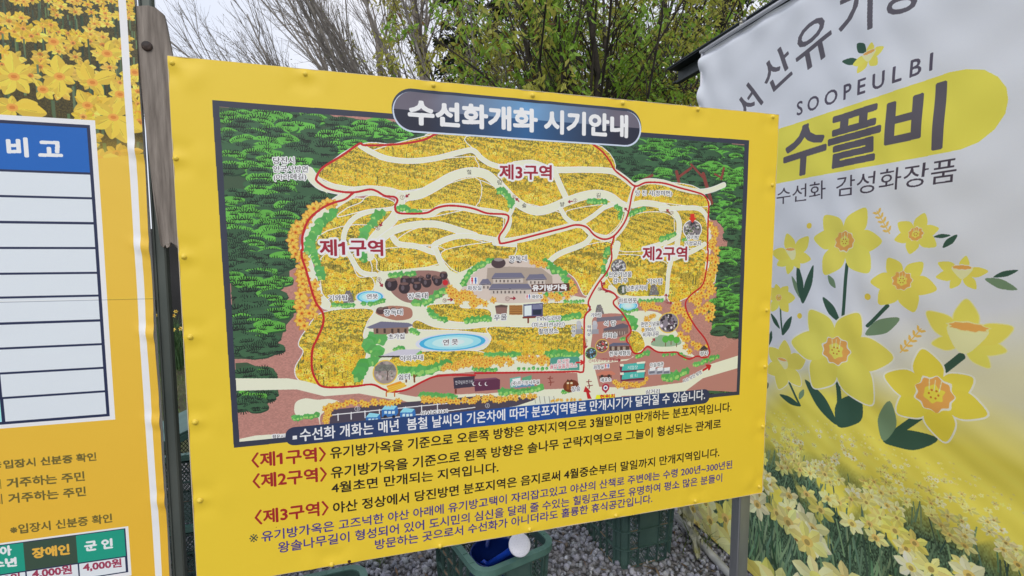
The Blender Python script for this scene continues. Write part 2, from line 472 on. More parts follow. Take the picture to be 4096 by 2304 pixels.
# ---------------------------------------------------------------- the print on the notice board (flowering map)
INK = (34, 26, 22); RED = (150, 32, 52)
def print_notice():
    K = 1500
    cv = Canvas(SIGN, -0.006, 1.806, 0.617, 1.969, K, (228, 192, 52))
    W8 = (236, 238, 244)
    # frame and ground
    cv.poly(zD((534, 252), (1885, 353), (1860, 993), (588, 1127)), (52, 56, 72))
    inner = zD((552, 269), (1873, 363), (1853, 985), (602, 1112))
    cv.poly(inner, (178, 126, 116))
    mi = cv.pmask(cv.C(inner)); full = np.zeros((cv.Hh, cv.W), bool)
    full[mi[2]:mi[2] + mi[0].shape[0], mi[1]:mi[1] + mi[0].shape[1]] = mi[0]
    cv.clip = full
    m, x0, y0 = mi
    sp = nr.random((m.shape[0] // 4 + 1, m.shape[1] // 6 + 1, 1)).repeat(4, 0).repeat(6, 1)[:m.shape[0], :m.shape[1]]
    cv.im[y0:y0 + m.shape[0], x0:x0 + m.shape[1]][m] *= (0.94 + 0.12 * sp)[m]
    # pine woods: scalloped clumps with fans of needles
    def fan(cv, x, y, r, flip=1):
        n = rng.choice((6, 7))
        for i in range(n):
            a = math.radians(15 + 150 * i / (n - 1)); ca, sa = math.cos(a), math.sin(a) * flip
            cv.put(cv.smask(np.array([(x + ca * r * .3, y + sa * r * .15), (x + ca * r * .8, y + sa * r * .5), (x + ca * r, y + sa * r * .9)]), max(2.2, r * .15)), (24, 32, 28))
    CL = {}
    def clump(x, y, r, dark):
        if not CL:
            for d in (True, False):
                CL[d] = []
                for i in range(14):
                    c1, c2, c3 = ((60, 96, 66), (42, 70, 50), (60, 96, 68)) if d else ((98, 174, 70), (46, 88, 50), (104, 186, 76))
                    R = rng.uniform(40, 56); n_ = int(R * 2.9); mn = Mini(n_); c = n_ / 2; P = []
                    for k in range(9):
                        a = 2 * PI * k / 9; P.append((c + R * math.cos(a) * rng.uniform(.85, 1.2), c + R * .42 * math.sin(a) * rng.uniform(.8, 1.2)))
                    P = np.array(P); mn.put(mn.pmask(smooth(P + (3, -R * .14), True, 3)), c2); mn.put(mn.pmask(smooth(P, True, 3)), c1)
                    for (u, v, q) in ((-.62, -.22, .36), (-.2, .06, .40), (.28, .08, .38), (.62, -.2, .36), (-.02, -.36, .36)): 
                        if rng.random() < .9: fan(mn, c + u * R + rng.uniform(-4, 4), c + v * R, q * R * rng.uniform(.85, 1.1), 1 if (not d or rng.random() < .7) else -1)
                    CL[d].append(mn.stamp())
        paste(cv, CL[dark][rng.randrange(14)], x, y, rng.uniform(.92, 1.05))
    def woods(pts, r, dens, light=.40):
        P = cv.C(pts); mm = cv.pmask(P)
        mk, x0, y0 = mm
        yy, xx = np.nonzero(mk)
        n = int(len(yy) / (r * r * 1.7) * dens)
        idx = sorted(nr.integers(0, len(yy), n), key=lambda i: -yy[i])
        ph = rng.random() * 9
        cv.put(mm, (50, 80, 56), .9)
        for i in idx:
            X, Y = xx[i] + x0, yy[i] + y0
            lit = math.sin(X * .016 + ph) + math.sin(Y * .03 + X * .008) + rng.uniform(-2, 2) > (1.25 - 2 * light)
            clump(X, Y, r * rng.uniform(.8, 1.3), not lit)
    woods(zA((160, 265), (1900, 420), (1950, 500), (1840, 530), (1620, 565), (1330, 560), (1020, 750), (950, 840), (1160, 950), (1170, 1010), (960, 1080), (850, 1160), (760, 1230), (690, 1300), (640, 1449), (232, 1449)), 24, 1.15)
    woods(zC((212, 0), (690, 0), (645, 60), (650, 200), (470, 290), (670, 380), (680, 480), (610, 560), (590, 640), (520, 730), (350, 790), (250, 790)), 24, 1.15)
    woods(zC((255, 820), (340, 815), (470, 870), (480, 920), (260, 940)), 20, 1.2); woods(zC((268, 1000), (560, 985), (570, 1040), (470, 1120), (400, 1150), (285, 1140)), 20, 1.2)
    woods(zB((1000, 560), (1500, 520), (2232, 580), (2228, 1449), (2080, 1449), (2110, 1260), (1900, 1110), (1920, 1000), (1330, 880), (1160, 770)), 22, 1.1, .32)
    woods(zE((1800, 0), (1925, 0), (1920, 640), (1830, 640), (1740, 560), (1720, 450), (1790, 300), (1750, 150)), 22, 1.2, .38)
    woods(zE((1720, 890), (1860, 865), (1885, 1010), (1715, 1020)), 17, 1.2, .38)
    cv.clip = full
    # red pine trunks in the right-hand wood
    for a, b, w in (((1690, 890), (1670, 800), 18), ((1680, 850), (1790, 770), 14), ((1960, 1060), (1890, 820), 22), ((1890, 850), (1790, 740), 12), ((2040, 860), (2060, 770), 14), ((2040, 850), (1985, 820), 10), ((1350, 890), (1470, 830), 14)):
        cv.stroke(zB(a, b), w * .9, (130, 62, 56))
    # flower field photograph
    GP = [(250, 204, 62), (252, 222, 104), (242, 184, 48), (250, 198, 60)]; DK = (84, 88, 48); ST = [(62, 74, 40), (118, 128, 78), (84, 100, 50), (46, 54, 34)]
    CRM = (220, 220, 198)
    def field(pts, r0, r1, **k):
        r1 = r1 * (1.45 if r1 > 5.6 else 1.15)
        P = smooth(cv.C(pts), True, 5)
        cv.put(cv.smask(np.vstack([P, P[:1]]), 7), (236, 238, 236))
        photo_field(cv, P, r0, r1, GP, DK, ST, dens=1.45, heart=(238, 158, 44), **{'stemd': .6, **k})
    field(zA((1960, 480), (1840, 540), (1620, 578), (1340, 575), (1020, 775), (970, 860), (1100, 930), (1700, 985), (1640, 1100), (1300, 1020), (1080, 1110), (900, 1300), (860, 1449), (1100, 1600), (2300, 1700), (3500, 1449), (3750, 1200), (3400, 960), (3000, 620), (2700, 500)), 2.6, 5.5, stemd=.6)
    field(zB((1330, 930), (1600, 890), (1900, 990), (1930, 1449), (1930, 1750), (1000, 1750), (1150, 1350), (1300, 1100)), 3, 7)
    field(zC((860, -100), (1290, -150), (1300, 300), (950, 440), (870, 250)), 3, 7)
    # separate photographs inside the area, each going from fine to large flowers
    for pts, a, b in ((zA((1400, 640), (1960, 490), (2240, 500), (2240, 610), (1900, 690), (1560, 690)), 2.5, 6), (zB((0, 500), (960, 560), (1160, 780), (880, 760), (200, 750), (0, 620)), 2.5, 7.5),
                      (zA((1310, 590), (1560, 720), (2200, 680), (2277, 700), (2277, 800), (1900, 920), (1600, 960), (1240, 930), (1040, 870), (1000, 800)), 2, 6),
                      (zB((240, 830), (660, 800), (740, 1030), (530, 1090), (400, 1050), (300, 960)), 3.5, 9), (zB((700, 800), (1080, 800), (1280, 900), (1300, 1060), (1200, 1030), (1000, 960), (770, 1010)), 2, 6),
                      (zB((0, 880), (180, 940), (290, 1060), (270, 1150), (0, 1110)), 2, 4), (zA((1750, 1030), (2277, 850), (2277, 1090), (1900, 1110), (1700, 1110)), 2, 5),
                      (zB((340, 1060), (700, 1140), (840, 1240), (300, 1350), (230, 1340), (290, 1180)), 2.5, 6), (zB((760, 1130), (1080, 1080), (860, 1220)), 2.5, 4), (zB((880, 1220), (1190, 1080), (1210, 1200), (1100, 1320), (980, 1320)), 2.5, 6),
                      (zB((1350, 930), (1600, 900), (1900, 1010), (1900, 1090), (1400, 1040), (1320, 1070)), 4, 7), (zB((1280, 1180), (1560, 1140), (1680, 1240), (1660, 1400), (1180, 1449)), 2, 4.5),
                      (zB((1660, 1130), (1820, 1110), (1910, 1180), (1920, 1449), (1700, 1449)), 2, 3)):
        field(pts, a, b)
    for pts, a, b in ((zA((1640, 1360), (1800, 1270), (2000, 1260), (2150, 1320), (1950, 1400), (1700, 1390)), 3, 6), (zA((1620, 1180), (1900, 1180), (2277, 1110), (2500, 1160), (2450, 1380), (2180, 1330), (1900, 1230), (1500, 1340)), 2.5, 6.5),
                      (zC((1290, 0), (1740, -20), (1720, 100), (1330, 155), (1285, 80)), 4, 11), (zC((1780, 0), (2260, -60), (2230, 90), (1992, 110), (1900, 165), (1800, 110)), 4, 11),
                      (zE((560, 60), (960, -60), (980, 80), (900, 220), (800, 330), (720, 200)), 5, 13), (zC((880, 60), (1060, 30), (1140, 190), (1240, 200), (1240, 300), (1000, 420), (900, 360)), 5, 13),
                      (zC((1090, 60), (1180, 0), (1240, 110), (1230, 180), (1160, 170)), 4, 9), (zE((1010, 40), (1380, 90), (1400, 300), (1280, 340), (1100, 330), (960, 200)), 5, 11), (zE((1420, 60), (1660, 0), (1640, 260), (1520, 350), (1400, 360)), 6, 13)):
        field(pts, a, b)
    def road(z, w, *pts):
        P = smooth(cv.C(z(*pts)))
        cv.put(cv.smask(P, w + 6), (236, 238, 236)); cv.put(cv.smask(P, w), CRM)
    z = zA; S_ = .62
    road(zA, 17, (1330, 585), (1420, 640), (1560, 695), (1750, 712), (1950, 690), (2150, 640), (2260, 625), (2330, 690), (2400, 735), (2480, 760))
    road(zB, 22, (330, 740), (480, 730), (650, 782), (880, 783), (1080, 790), (1180, 815), (1320, 920))
    road(zB, 22, (660, 800), (700, 900), (765, 1040))
    road(zA, 34, (900, 800), (960, 880), (1040, 925), (1250, 965), (1400, 955), (1560, 970), (1690, 1000), (1820, 985), (1950, 920), (2080, 845), (2200, 808), (2300, 805), (2380, 830), (2460, 900), (2560, 1000), (2680, 1090), (2790, 1125), (2900, 1105), (3030, 1050), (3180, 1000), (3300, 985), (3400, 1010), (3480, 1070), (3540, 1110))
    cv.poly(zA((890, 770), (960, 830), (1000, 900), (1060, 985), (930, 900), (880, 850)), CRM)
    road(zA, 34, (1250, 980), (1120, 1060), (1020, 1150), (940, 1260), (890, 1380), (870, 1480), (900, 1600), (940, 1720), (980, 1830), (1040, 1900))
    road(zA, 34, (1660, 1000), (1650, 1090), (1600, 1190), (1500, 1290), (1420, 1390), (1400, 1500))
    road(zA, 14, (1620, 1100), (1450, 1120), (1300, 1170), (1210, 1270), (1190, 1400), (1250, 1510), (1320, 1620), (1400, 1650), (1450, 1650))
    field(zA((1140, 1170), (1230, 1100), (1330, 1060), (1380, 1010), (1450, 1000), (1560, 1030), (1610, 1060), (1580, 1090), (1400, 1110), (1280, 1140)), 2, 4)
    road(zA, 24, (1450, 1400), (1600, 1290), (1750, 1245), (1950, 1235), (2150, 1290), (2277, 1330))
    road(zA, 18, (1600, 1350), (1650, 1400), (1800, 1420), (1950, 1470), (1950, 1400), (2200, 1330), (2600, 1400), (2440, 1390))
    road(zA, 18, (1950, 1440), (2000, 1560), (2060, 1640))
    road(zA, 24, (1650, 1170), (1750, 1150), (1900, 1150), (2000, 1100), (2150, 1090), (2300, 1120), (2530, 1160), (2550, 1240), (2500, 1330), (2480, 1380), (2700, 1350), (3000, 1270), (3150, 1240), (3250, 1320), (3350, 1350), (3430, 1330), (3520, 1220), (3550, 1100), (3600, 930))
    road(zB, 14, (330, 1060), (290, 1150)); road(zB, 16, (710, 1110), (760, 1190), (850, 1235), (960, 1180), (1080, 1090), (1140, 1070))
    road(zB, 20, (960, 1340), (900, 1400), (700, 1480), (600, 1560))
    road(zB, 22, (1320, 920), (1420, 880), (1560, 890), (1700, 935), (1850, 965), (1960, 950), (2060, 910))
    road(zB, 24, (1300, 1080), (1400, 1060), (1540, 1080), (1640, 1130), (1690, 1220), (1680, 1350), (1650, 1449), (1480, 1500))
    road(zB, 18, (1540, 1110), (1750, 1100), (1860, 1110), (1920, 1180), (1940, 1300), (1930, 1480), (1910, 1700))
    road(zB, 18, (1400, 1440), (1600, 1380), (1680, 1330)); road(zB, 18, (1900, 1400), (1800, 1460), (1650, 1520))
    road(zE, 30, (1030, -40), (1000, 60), (940, 180), (860, 300), (820, 370)); road(zE, 16, (1430, 50), (1400, 180), (1390, 300), (1370, 350), (1300, 350), (1100, 345), (980, 270))
    # lower half: pale paths with flower beds
    cv.poly(zC((900, 430), (1250, 330), (1290, 160), (1740, 110), (1860, 170), (2000, 110), (2180, 60), (2560, 160), (2700, 330), (2960, 380), (3000, 500), (2960, 620), (3080, 760), (3300, 800), (3100, 880), (3000, 1250), (1500, 1100), (1150, 1000), (1180, 600), (1240, 480), (1000, 450)), CRM)
    cv.poly(zE((1090, 460), (1320, 450), (1430, 560), (1500, 640), (1560, 740), (1600, 780), (1480, 750), (1330, 735), (1250, 690), (1190, 740), (1150, 600)), CRM, sm=True)
    cv.poly(zE((860, 270), (1030, 330), (1040, 420), (1100, 490), (880, 500), (800, 480), (830, 330)), CRM)
    field(zC((900, 450), (1240, 430), (1210, 520), (1180, 620), (1210, 700), (1180, 860), (1160, 990), (900, 990), (730, 950), (690, 860), (750, 740), (715, 680), (770, 580)), 2.5, 12)
    field(zC((1570, 510), (1700, 560), (1900, 575), (2100, 560), (2080, 600), (1850, 580), (1560, 570)), 3, 4)
    field(zC((1660, 400), (1860, 390), (1900, 420), (2080, 430), (2100, 490), (1980, 520), (1800, 510), (1670, 440)), 3, 5)
    field(zE((100, 560), (400, 560), (700, 540), (780, 560), (780, 760), (500, 760), (0, 770), (-100, 740), (60, 720), (120, 640)), 3.5, 9)
    field(zE((490, 390), (800, 390), (815, 420), (770, 500), (490, 480)), 3, 5)
    field(zE((-560, 760), (-200, 730), (50, 740), (60, 800), (-300, 850), (-600, 850)), 4, 8)
    field(zE((1120, 590), (1190, 600), (1230, 690), (1190, 735), (1150, 740), (1105, 640)), 3, 6)
    # brown banks at the foot of the map
    BR = (176, 122, 112)
    cv.poly(zC((1430, 1040), (1720, 900), (1900, 890), (1992, 880)) + zE((0, 880), (740, 890), (750, 1000), (480, 1010), (200, 1030), (0, 1050)) + zC((1900, 1060), (1600, 1070)), BR)
    cv.poly(zE((870, 480), (1080, 470), (1130, 600), (1100, 680), (1140, 750), (1100, 790), (860, 780), (850, 600)), BR, sm=True)
    cv.poly(zE((860, 830), (1100, 800), (1250, 720), (1460, 760), (1580, 800), (1800, 730), (1905, 640), (1905, 770), (1700, 820), (1500, 960), (1150, 1000), (900, 990)), BR)
    cv.poly(zE((1560, 1010), (1700, 900), (1905, 860), (1905, 1030)), BR)
    cv.poly(zC((255, 930), (640, 930), (760, 950), (900, 990), (1150, 990), (1260, 1010), (1430, 1070), (1992, 1040)) + zE((60, 1040), (300, 1060), (560, 1010), (760, 1020), (1100, 1010), (1500, 960), (1700, 830), (1905, 765), (1905, 855), (1650, 930), (1500, 1040), (0, 1100)) + zC((1900, 1110), (1400, 1085), (1150, 1040), (900, 1060), (700, 1010), (258, 1020)), CRM)
    cv.poly(zC((690, 1110), (760, 1075), (850, 1085), (940, 1080), (1010, 1110), (880, 1190), (870, 1270), (840, 1200), (700, 1200)), CRM, sm=True)
    cv.poly(zC((285, 1392), (285, 1370), (400, 1345), (620, 1330), (640, 1400)), CRM)
    # car park
    PK = (74, 66, 80)
    cv.poly(zC((940, 1160), (1400, 1110), (1992, 1060)) + zE((40, 1060), (480, 1070), (300, 1130)) + zC((1992, 1180), (940, 1260)), PK)
    cv.stroke(zC((960, 1195), (1992, 1090)), 4, W8, sm=False); cv.stroke(zC((1200, 1240), (1992, 1140)), 4, W8, sm=False)
    for x in (1000, 1095, 1195, 1300, 1490, 1605, 1720): cv.stroke(zC((x, 1190 - (x - 960) * .1), (x, 1240 - (x - 960) * .1)), 4, W8)
    cv.poly(zE((380, 1120), (460, 1060), (560, 1060), (620, 1100), (620, 1130)), (214, 216, 200))
    for x in (430, 465, 500, 535, 570): cv.stroke(zE((x, 1060), (x + 8, 1110)), 2.5, (120, 116, 110))
    for x, y, k in ((1375, 1170, 1), (1505, 1190, .95), (1255, 1225, .9)):
        cv.poly(zC((x - 60 * k, y - 10), (x - 30 * k, y - 48 * k), (x + 55 * k, y - 38 * k), (x + 62 * k, y + 10), (x + 40 * k, y + 36 * k), (x - 58 * k, y + 40 * k)), (52, 110, 178))
        cv.poly(zC((x - 60 * k, y - 12), (x - 30 * k, y - 50 * k), (x + 52 * k, y - 40 * k), (x + 30 * k, y - 14 * k)), (140, 206, 236))
        for q in (-40, -12, 16): cv.poly(zC((x + q * k, y - 2), (x + (q + 20) * k, y - 4), (x + (q + 20) * k, y + 16), (x + q * k, y + 18)), (196, 218, 240))
        for q in (-34, 28): cv.disc(zC((x + q * k, y + 38 * k))[0], 7, (30, 34, 52))
    # ponds
    def ell(z, x, y, rx, ry):
        c0, a, b = cv.C(z((x, y), (x + rx, y), (x, y + ry))); return c0, abs(a[0] - c0[0]), abs(b[1] - c0[1])
    def pond(z, x, y, rx, ry):
        c0, a, b = ell(z, x, y, rx, ry)
        for k, col in ((1.0, (206, 208, 226)), (.9, (64, 168, 212)), (.78, (150, 212, 236)), (.56, (186, 228, 242)), (.32, (206, 238, 246))): cv.disc(c0, a * k, col, raw=True, sq=b / a)
    pond(zC, 1232, 340, 104, 46); pond(zC, 1833, 668, 262, 66); pond(zE, 1110, 405, 72, 36)
    # pink terraces
    TR = (186, 158, 146)
    cv.poly(zC((1370, 250), (1420, 190), (1560, 150), (1740, 160), (1810, 240), (1780, 320), (1650, 375), (1500, 380), (1400, 320)), (150, 112, 104), sm=True)
    cv.poly(zC((1280, 440), (1370, 405), (1520, 420), (1530, 490), (1420, 510), (1290, 470)), (168, 118, 100), sm=True)
    cv.poly(zE((-110, 330), (-60, 220), (30, 140), (130, 80), (300, 60), (500, 100), (640, 200), (720, 330), (500, 370), (200, 385), (0, 340)), (206, 190, 180), sm=True)
    # bushes
    def bushes(z, pts, r, n):
        P = smooth(cv.C(z(*pts)))
        for i in range(n):
            c = P[int(i * (len(P) - 1) / max(1, n - 1))] + (rng.uniform(-.3, .3) * r, rng.uniform(-.3, .3) * r)
            cv.put(cv.pmask(smooth(star(c[0], c[1], r * rng.uniform(.8, 1.2), rng.random(), 5, .8), True, 3)), jc((88, 164, 84), 10))
            cv.put(cv.pmask(smooth(star(c[0] - r * .3, c[1] - r * .35, r * .45, 1, 4, .8), True, 3)), jc((146, 198, 104), 8))
    for z, pts, r, n in ((zA, ((1100, 1140), (1040, 1190), (980, 1260), (940, 1320), (910, 1390), (900, 1460)), 22, 12), (zA, ((1500, 1140), (1440, 1190), (1400, 1260), (1350, 1320), (1320, 1370)), 22, 10), (zA, ((1640, 1100), (1700, 1110), (1760, 1125), (1820, 1140)), 16, 7),
                         (zB, ((200, 960), (250, 980), (290, 1040), (290, 1070)), 18, 7), (zB, ((940, 1040), (1000, 1045), (1080, 1045)), 15, 8), (zB, ((1180, 1090), (1210, 1130), (1200, 1185)), 15, 6), (zB, ((1280, 1150), (1330, 1130), (1400, 1105)), 15, 7), (zB, ((1540, 1360), (1600, 1340), (1650, 1310)), 18, 7), (zB, ((1720, 1370), (1780, 1340)), 12, 3),
                         (zC, ((820, 20), (840, 80), (860, 150), (885, 190)), 19, 8), (zC, ((1380, 185), (1450, 180), (1550, 170)), 14, 9), (zC, ((1560, 380), (1650, 370), (1720, 320), (1790, 290)), 20, 14), (zC, ((970, 400), (1050, 400), (1110, 400)), 13, 8), (zC, ((1180, 390), (1260, 385), (1330, 365)), 11, 9),
                         (zC, ((1660, 440), (1700, 480), (1770, 500)), 15, 9), (zC, ((1930, 510), (2000, 500), (2100, 500)), 18, 9), (zC, ((1530, 590), (1580, 600)), 14, 4), (zC, ((1320, 630), (1230, 650), (1220, 720), (1290, 740), (1240, 800), (1170, 850), (1150, 920)), 28, 20), (zC, ((1410, 720), (1470, 715)), 13, 5), (zC, ((1520, 745), (1600, 745)), 12, 6),
                         (zC, ((1460, 880), (1520, 870), (1600, 880), (1680, 860), (1780, 830)), 28, 16), (zC, ((1610, 1050), (1700, 1055), (1850, 1060)), 17, 14), (zC, ((680, 1215), (760, 1210), (850, 1195)), 13, 11), (zC, ((1170, 20), (1190, 60)), 17, 4),
                         (zE, ((-90, 240), (-30, 160), (40, 110), (130, 70)), 17, 12), (zE, ((500, 90), (570, 130), (640, 180), (680, 240), (700, 290)), 22, 14), (zE, ((490, 330), (600, 320), (700, 300)), 15, 10), (zE, ((650, 375), (780, 372)), 10, 10), (zE, ((560, 500), (650, 490), (750, 470)), 18, 11),
                         (zE, ((940, 40), (970, 0), (930, 130), (950, 180)), 17, 8), (zE, ((1090, 490), (1150, 510), (1150, 560)), 22, 7), (zE, ((1200, 370), (1350, 365)), 12, 12), (zE, ((80, 765), (200, 760), (320, 760)), 17, 12), (zE, ((520, 760), (620, 750), (740, 760)), 22, 12),
                         (zE, ((200, 1030), (330, 1025), (470, 1000)), 20, 14), (zE, ((1170, 770), (1250, 740)), 15, 6), (zE, ((1370, 760), (1480, 750), (1530, 790)), 12, 9), (zE, ((1370, 930), (1450, 910), (1540, 870)), 24, 11), (zE, ((1590, 830), (1680, 800), (1760, 770)), 17, 10), (zE, ((640, 1030), (720, 1010)), 12, 6), (zE, ((0, 860), (150, 870)), 13, 8), (zE, ((320, 860), (520, 855)), 10, 9), (zE, ((1060, 430), (1110, 450), (1170, 430)), 9, 9), (zE, ((1060, 650), (1090, 640)), 12, 4)):
        bushes(z, pts, r * .9, n)
    cv.poly(zE((1280, 690), (1300, 640), (1350, 615), (1470, 640), (1490, 680), (1400, 700)), (142, 168, 140), sm=True)
    for x, y in ((1380, 650), (1420, 640), (1460, 655)):
        cv.stroke(zE((x, y + 45), (x, y)), 4, (110, 60, 30)); cv.disc(zE((x, y - 4))[0], 19, (84, 168, 66), sq=.9)
    # orange drawn daffodils
    def dafs(z, pts, r, n, spread):
        P = smooth(cv.C(z(*pts)))
        for i in range(n):
            c = P[int(i * (len(P) - 1) / max(1, n - 1))] + (rng.uniform(-1, 1) * spread, rng.uniform(-1, 1) * spread)
            rr = r * rng.uniform(.85, 1.15); rot = rng.random() * 6
            for pp in petals(c[0], c[1], rr * 1.1, rot, 6, .3): cv.put(cv.pmask(pp), (196, 128, 48))
            for pp in petals(c[0], c[1], rr, rot, 6, .27): cv.put(cv.pmask(pp), jc((246, 186, 78), 7))
            cv.disc(c, rr * .34, (236, 146, 48), raw=True); cv.disc(c, rr * .16, (176, 78, 30), raw=True)
    for z, pts, r, n, s_ in ((zA, ((1080, 1060), (960, 1110), (880, 1200), (800, 1280), (770, 1330), (790, 1420)), 27, 13, 8), (zC, ((700, 20), (740, 80), (720, 170), (750, 240), (740, 330), (720, 400), (720, 470), (740, 550)), 29, 15, 10), (zC, ((830, 260), (860, 340), (820, 420), (800, 470)), 25, 8, 12),
                            (zE, ((1720, 60), (1700, 150), (1640, 230), (1700, 280), (1620, 330), (1600, 400), (1690, 430), (1700, 520)), 25, 40, 34), (zE, ((1420, 420), (1500, 440), (1560, 520), (1520, 600), (1560, 700), (1640, 680)), 22, 30, 26), (zE, ((1220, 410), (1320, 410)), 17, 14, 16), (zE, ((1230, 520), (1290, 490), (1210, 560)), 15, 10, 14),
                            (zB, ((1960, 1240), (1990, 1310), (1960, 1400), (1990, 1460)), 25, 9, 12), (zE, ((20, 810), (120, 810), (250, 800)), 18, 26, 16), (zE, ((330, 800), (430, 800), (530, 800)), 18, 20, 16), (zE, ((-90, 830), (0, 800)), 18, 12, 12),
                            (zE, ((-80, 300), (-40, 350), (0, 370), (120, 370)), 17, 18, 14), (zE, ((490, 350), (600, 340), (710, 300), (700, 240)), 17, 22, 12), (zE, ((410, 90), (520, 110)), 15, 9, 10), (zC, ((1820, 290), (1870, 340), (1960, 380)), 17, 18, 16), (zC, ((1780, 850), (1870, 830), (1992, 800)), 17, 18, 12),
                            (zC, ((920, 1240), (920, 1180), (950, 1130), (1060, 1110), (1200, 1110), (1320, 1100), (1430, 1105)), 17, 26, 7), (zC, ((1620, 1080), (1750, 1095), (1992, 1090)), 16, 22, 7), (zE, ((0, 1080), (180, 1080), (440, 1065)), 16, 26, 8), (zE, ((560, 1095), (760, 1080)), 9, 12, 5), (zE, ((1020, 960), (1120, 980), (1240, 950)), 15, 18, 12)):
        dafs(z, pts, r * .86, n, s_)
    # red walking route
    RT = (184, 30, 36)
    def route(z, *pts): cv.stroke(z(*pts), 8.5, RT)
    route(zA, (2100, 440), (1960, 485), (1840, 540), (1620, 575), (1370, 583), (1320, 570), (1180, 665), (1020, 765), (965, 845), (975, 885), (1060, 940), (1180, 968), (1290, 970), (1400, 948), (1460, 960), (1530, 1000), (1610, 1010), (1635, 1040), (1615, 1090), (1640, 1140), (1760, 1148), (1880, 1140), (1960, 1100), (2060, 1082), (2180, 1090), (2277, 1110), (2380, 1145), (2530, 1155), (2555, 1190), (2520, 1270), (2480, 1330), (2480, 1375), (2520, 1392), (2800, 1320), (3000, 1270), (3110, 1242), (3200, 1260), (3270, 1330), (3350, 1360), (3430, 1330), (3510, 1230), (3550, 1130), (3580, 980), (3605, 920))
    route(zB, (960, 560), (1060, 640), (1120, 720), (1160, 790), (1250, 860), (1330, 920), (1420, 890), (1560, 895), (1700, 935), (1830, 970), (1900, 1000), (1935, 1070), (1930, 1200), (1925, 1449))
    route(zE, (1690, 0), (1680, 120), (1650, 250), (1570, 320), (1525, 380), (1540, 460), (1600, 560), (1670, 650), (1700, 740), (1670, 780), (1610, 770), (1550, 790), (1480, 760), (1460, 740), (1330, 740), (1250, 700), (1200, 745), (1150, 745), (1125, 700), (1095, 640), (1130, 590), (1110, 530), (1060, 450), (1010, 400), (1005, 370), (1028, 345), (1000, 310), (930, 280), (915, 230))
    route(zE, (1008, -96), (995, -50), (985, -20), (990, 60), (960, 150), (900, 230), (850, 310), (820, 380), (832, 430), (795, 480), (790, 600), (788, 850), (770, 885), (730, 880), (600, 883), (0, 893))
    route(zC, (1992, 908), (1850, 905), (1710, 915), (1620, 950), (1500, 1010), (1400, 1028), (1330, 1010), (1245, 975), (1100, 990), (900, 992), (840, 940), (810, 850), (815, 720), (850, 640), (890, 540), (890, 460), (840, 380), (805, 280), (770, 150), (740, 60), (735, 0))
    route(zA, (850, 1449), (850, 1330), (900, 1200), (1000, 1110), (1100, 1060), (1200, 1030), (1270, 975))
    # houses, jars, towers
    def P_(z, col, *pts): cv.poly(z(*pts), col)
    RF, WL = (112, 110, 132), (196, 184, 176)
    P_(zE, (168, 152, 140), (90, 130), (250, 120), (480, 130), (560, 190), (560, 250), (80, 260))
    for x0, x1, y in ((120, 360, 170), (370, 520, 180), (30, 120, 215), (100, 410, 250)):
        P_(zE, WL, (x0 + 12, y + 15), (x1 - 12, y + 12), (x1 - 12, y + 66), (x0 + 12, y + 72))
        P_(zE, RF, (x0, y + 32), (x0 + 25, y - 4), (x1 - 25, y - 6), (x1, y + 28))
        P_(zE, (76, 74, 96), (x0, y + 34), (x1, y + 29), (x1, y + 35), (x0, y + 40))
        for q in range(x0 + 30, x1 - 30, 28): P_(zE, (96, 82, 78), (q, y + 46), (q + 10, y + 46), (q + 10, y + 64), (q, y + 64))
    P_(zC, RF, (1205, 560), (1310, 518), (1510, 528), (1550, 545), (1500, 562), (1230, 570)); P_(zC, (140, 112, 96), (1255, 568), (1510, 560), (1510, 605), (1400, 612), (1260, 610))
    for q in (1275, 1330, 1385, 1430, 1480): P_(zC, (70, 54, 50), (q, 570), (q + 16, 570), (q + 16, 602), (q, 602))
    P_(zC, (196, 192, 206), (1300, 770), (1440, 722), (1615, 718), (1540, 770)); P_(zC, (70, 66, 60), (1290, 768), (1540, 765), (1540, 778), (1300, 778))
    JR = (54, 42, 48)
    for x, y, r in ((1385, 250, 42), (1490, 225, 36), (1480, 275, 38), (1550, 220, 28), (1600, 215, 26), (1642, 235, 34), (1700, 205, 22), (1572, 262, 30), (1765, 185, 28), (1722, 225, 32), (1655, 190, 18)):
        cv.disc(zC((x, y))[0], r * .62, JR, sq=1.05); cv.disc(zC((x, y - r * .8))[0], r * .46, (112, 84, 80), sq=.35); cv.disc(zC((x - r * .3, y))[0], r * .18, (96, 84, 92), sq=1.6)
    for x, y, r in ((1310, 440, 24), (1400, 435, 18), (1450, 440, 18), (1345, 425, 14)): cv.disc(zC((x, y))[0], r * .8, (84, 60, 62), sq=.8); cv.disc(zC((x, y - r * .6))[0], r * .5, (120, 96, 92), sq=.4)
    cv.disc(zC((1777, 236))[0], 12, (190, 36, 44)); 
    for x, y, r in ((170, 95, 42), (265, 85, 15), (320, 82, 15)): cv.disc(zE((x, y))[0], r * .78, (74, 58, 62), sq=.7); cv.disc(zE((x, y - r * .6))[0], r * .5, (150, 140, 140), sq=.35)
    def tower(z, x, y, k=1.0):
        P_(z, (112, 106, 108), (x - 38 * k, y), (x - 28 * k, y - 60 * k), (x - 18 * k, y - 88 * k), (x + 12 * k, y - 92 * k), (x + 28 * k, y - 55 * k), (x + 44 * k, y - 8 * k))
        for _ in range(26): q = zE if z is zE else zC; cv.disc(z((x + rng.uniform(-28, 30) * k, y - rng.uniform(5, 75) * k))[0], 3, jc((140, 134, 134), 25))
    tower(zC, 1075, 385); tower(zE, 900, 470, .82); tower(zE, 1295, 330, .88)
    P_(zE, (134, 100, 92), (145, 405), (235, 403), (230, 465), (155, 465)); P_(zE, (90, 70, 66), (145, 405), (190, 395), (238, 403), (235, 415), (148, 417))
    P_(zE, (168, 116, 60), (248, 400), (345, 400), (345, 470), (248, 470))
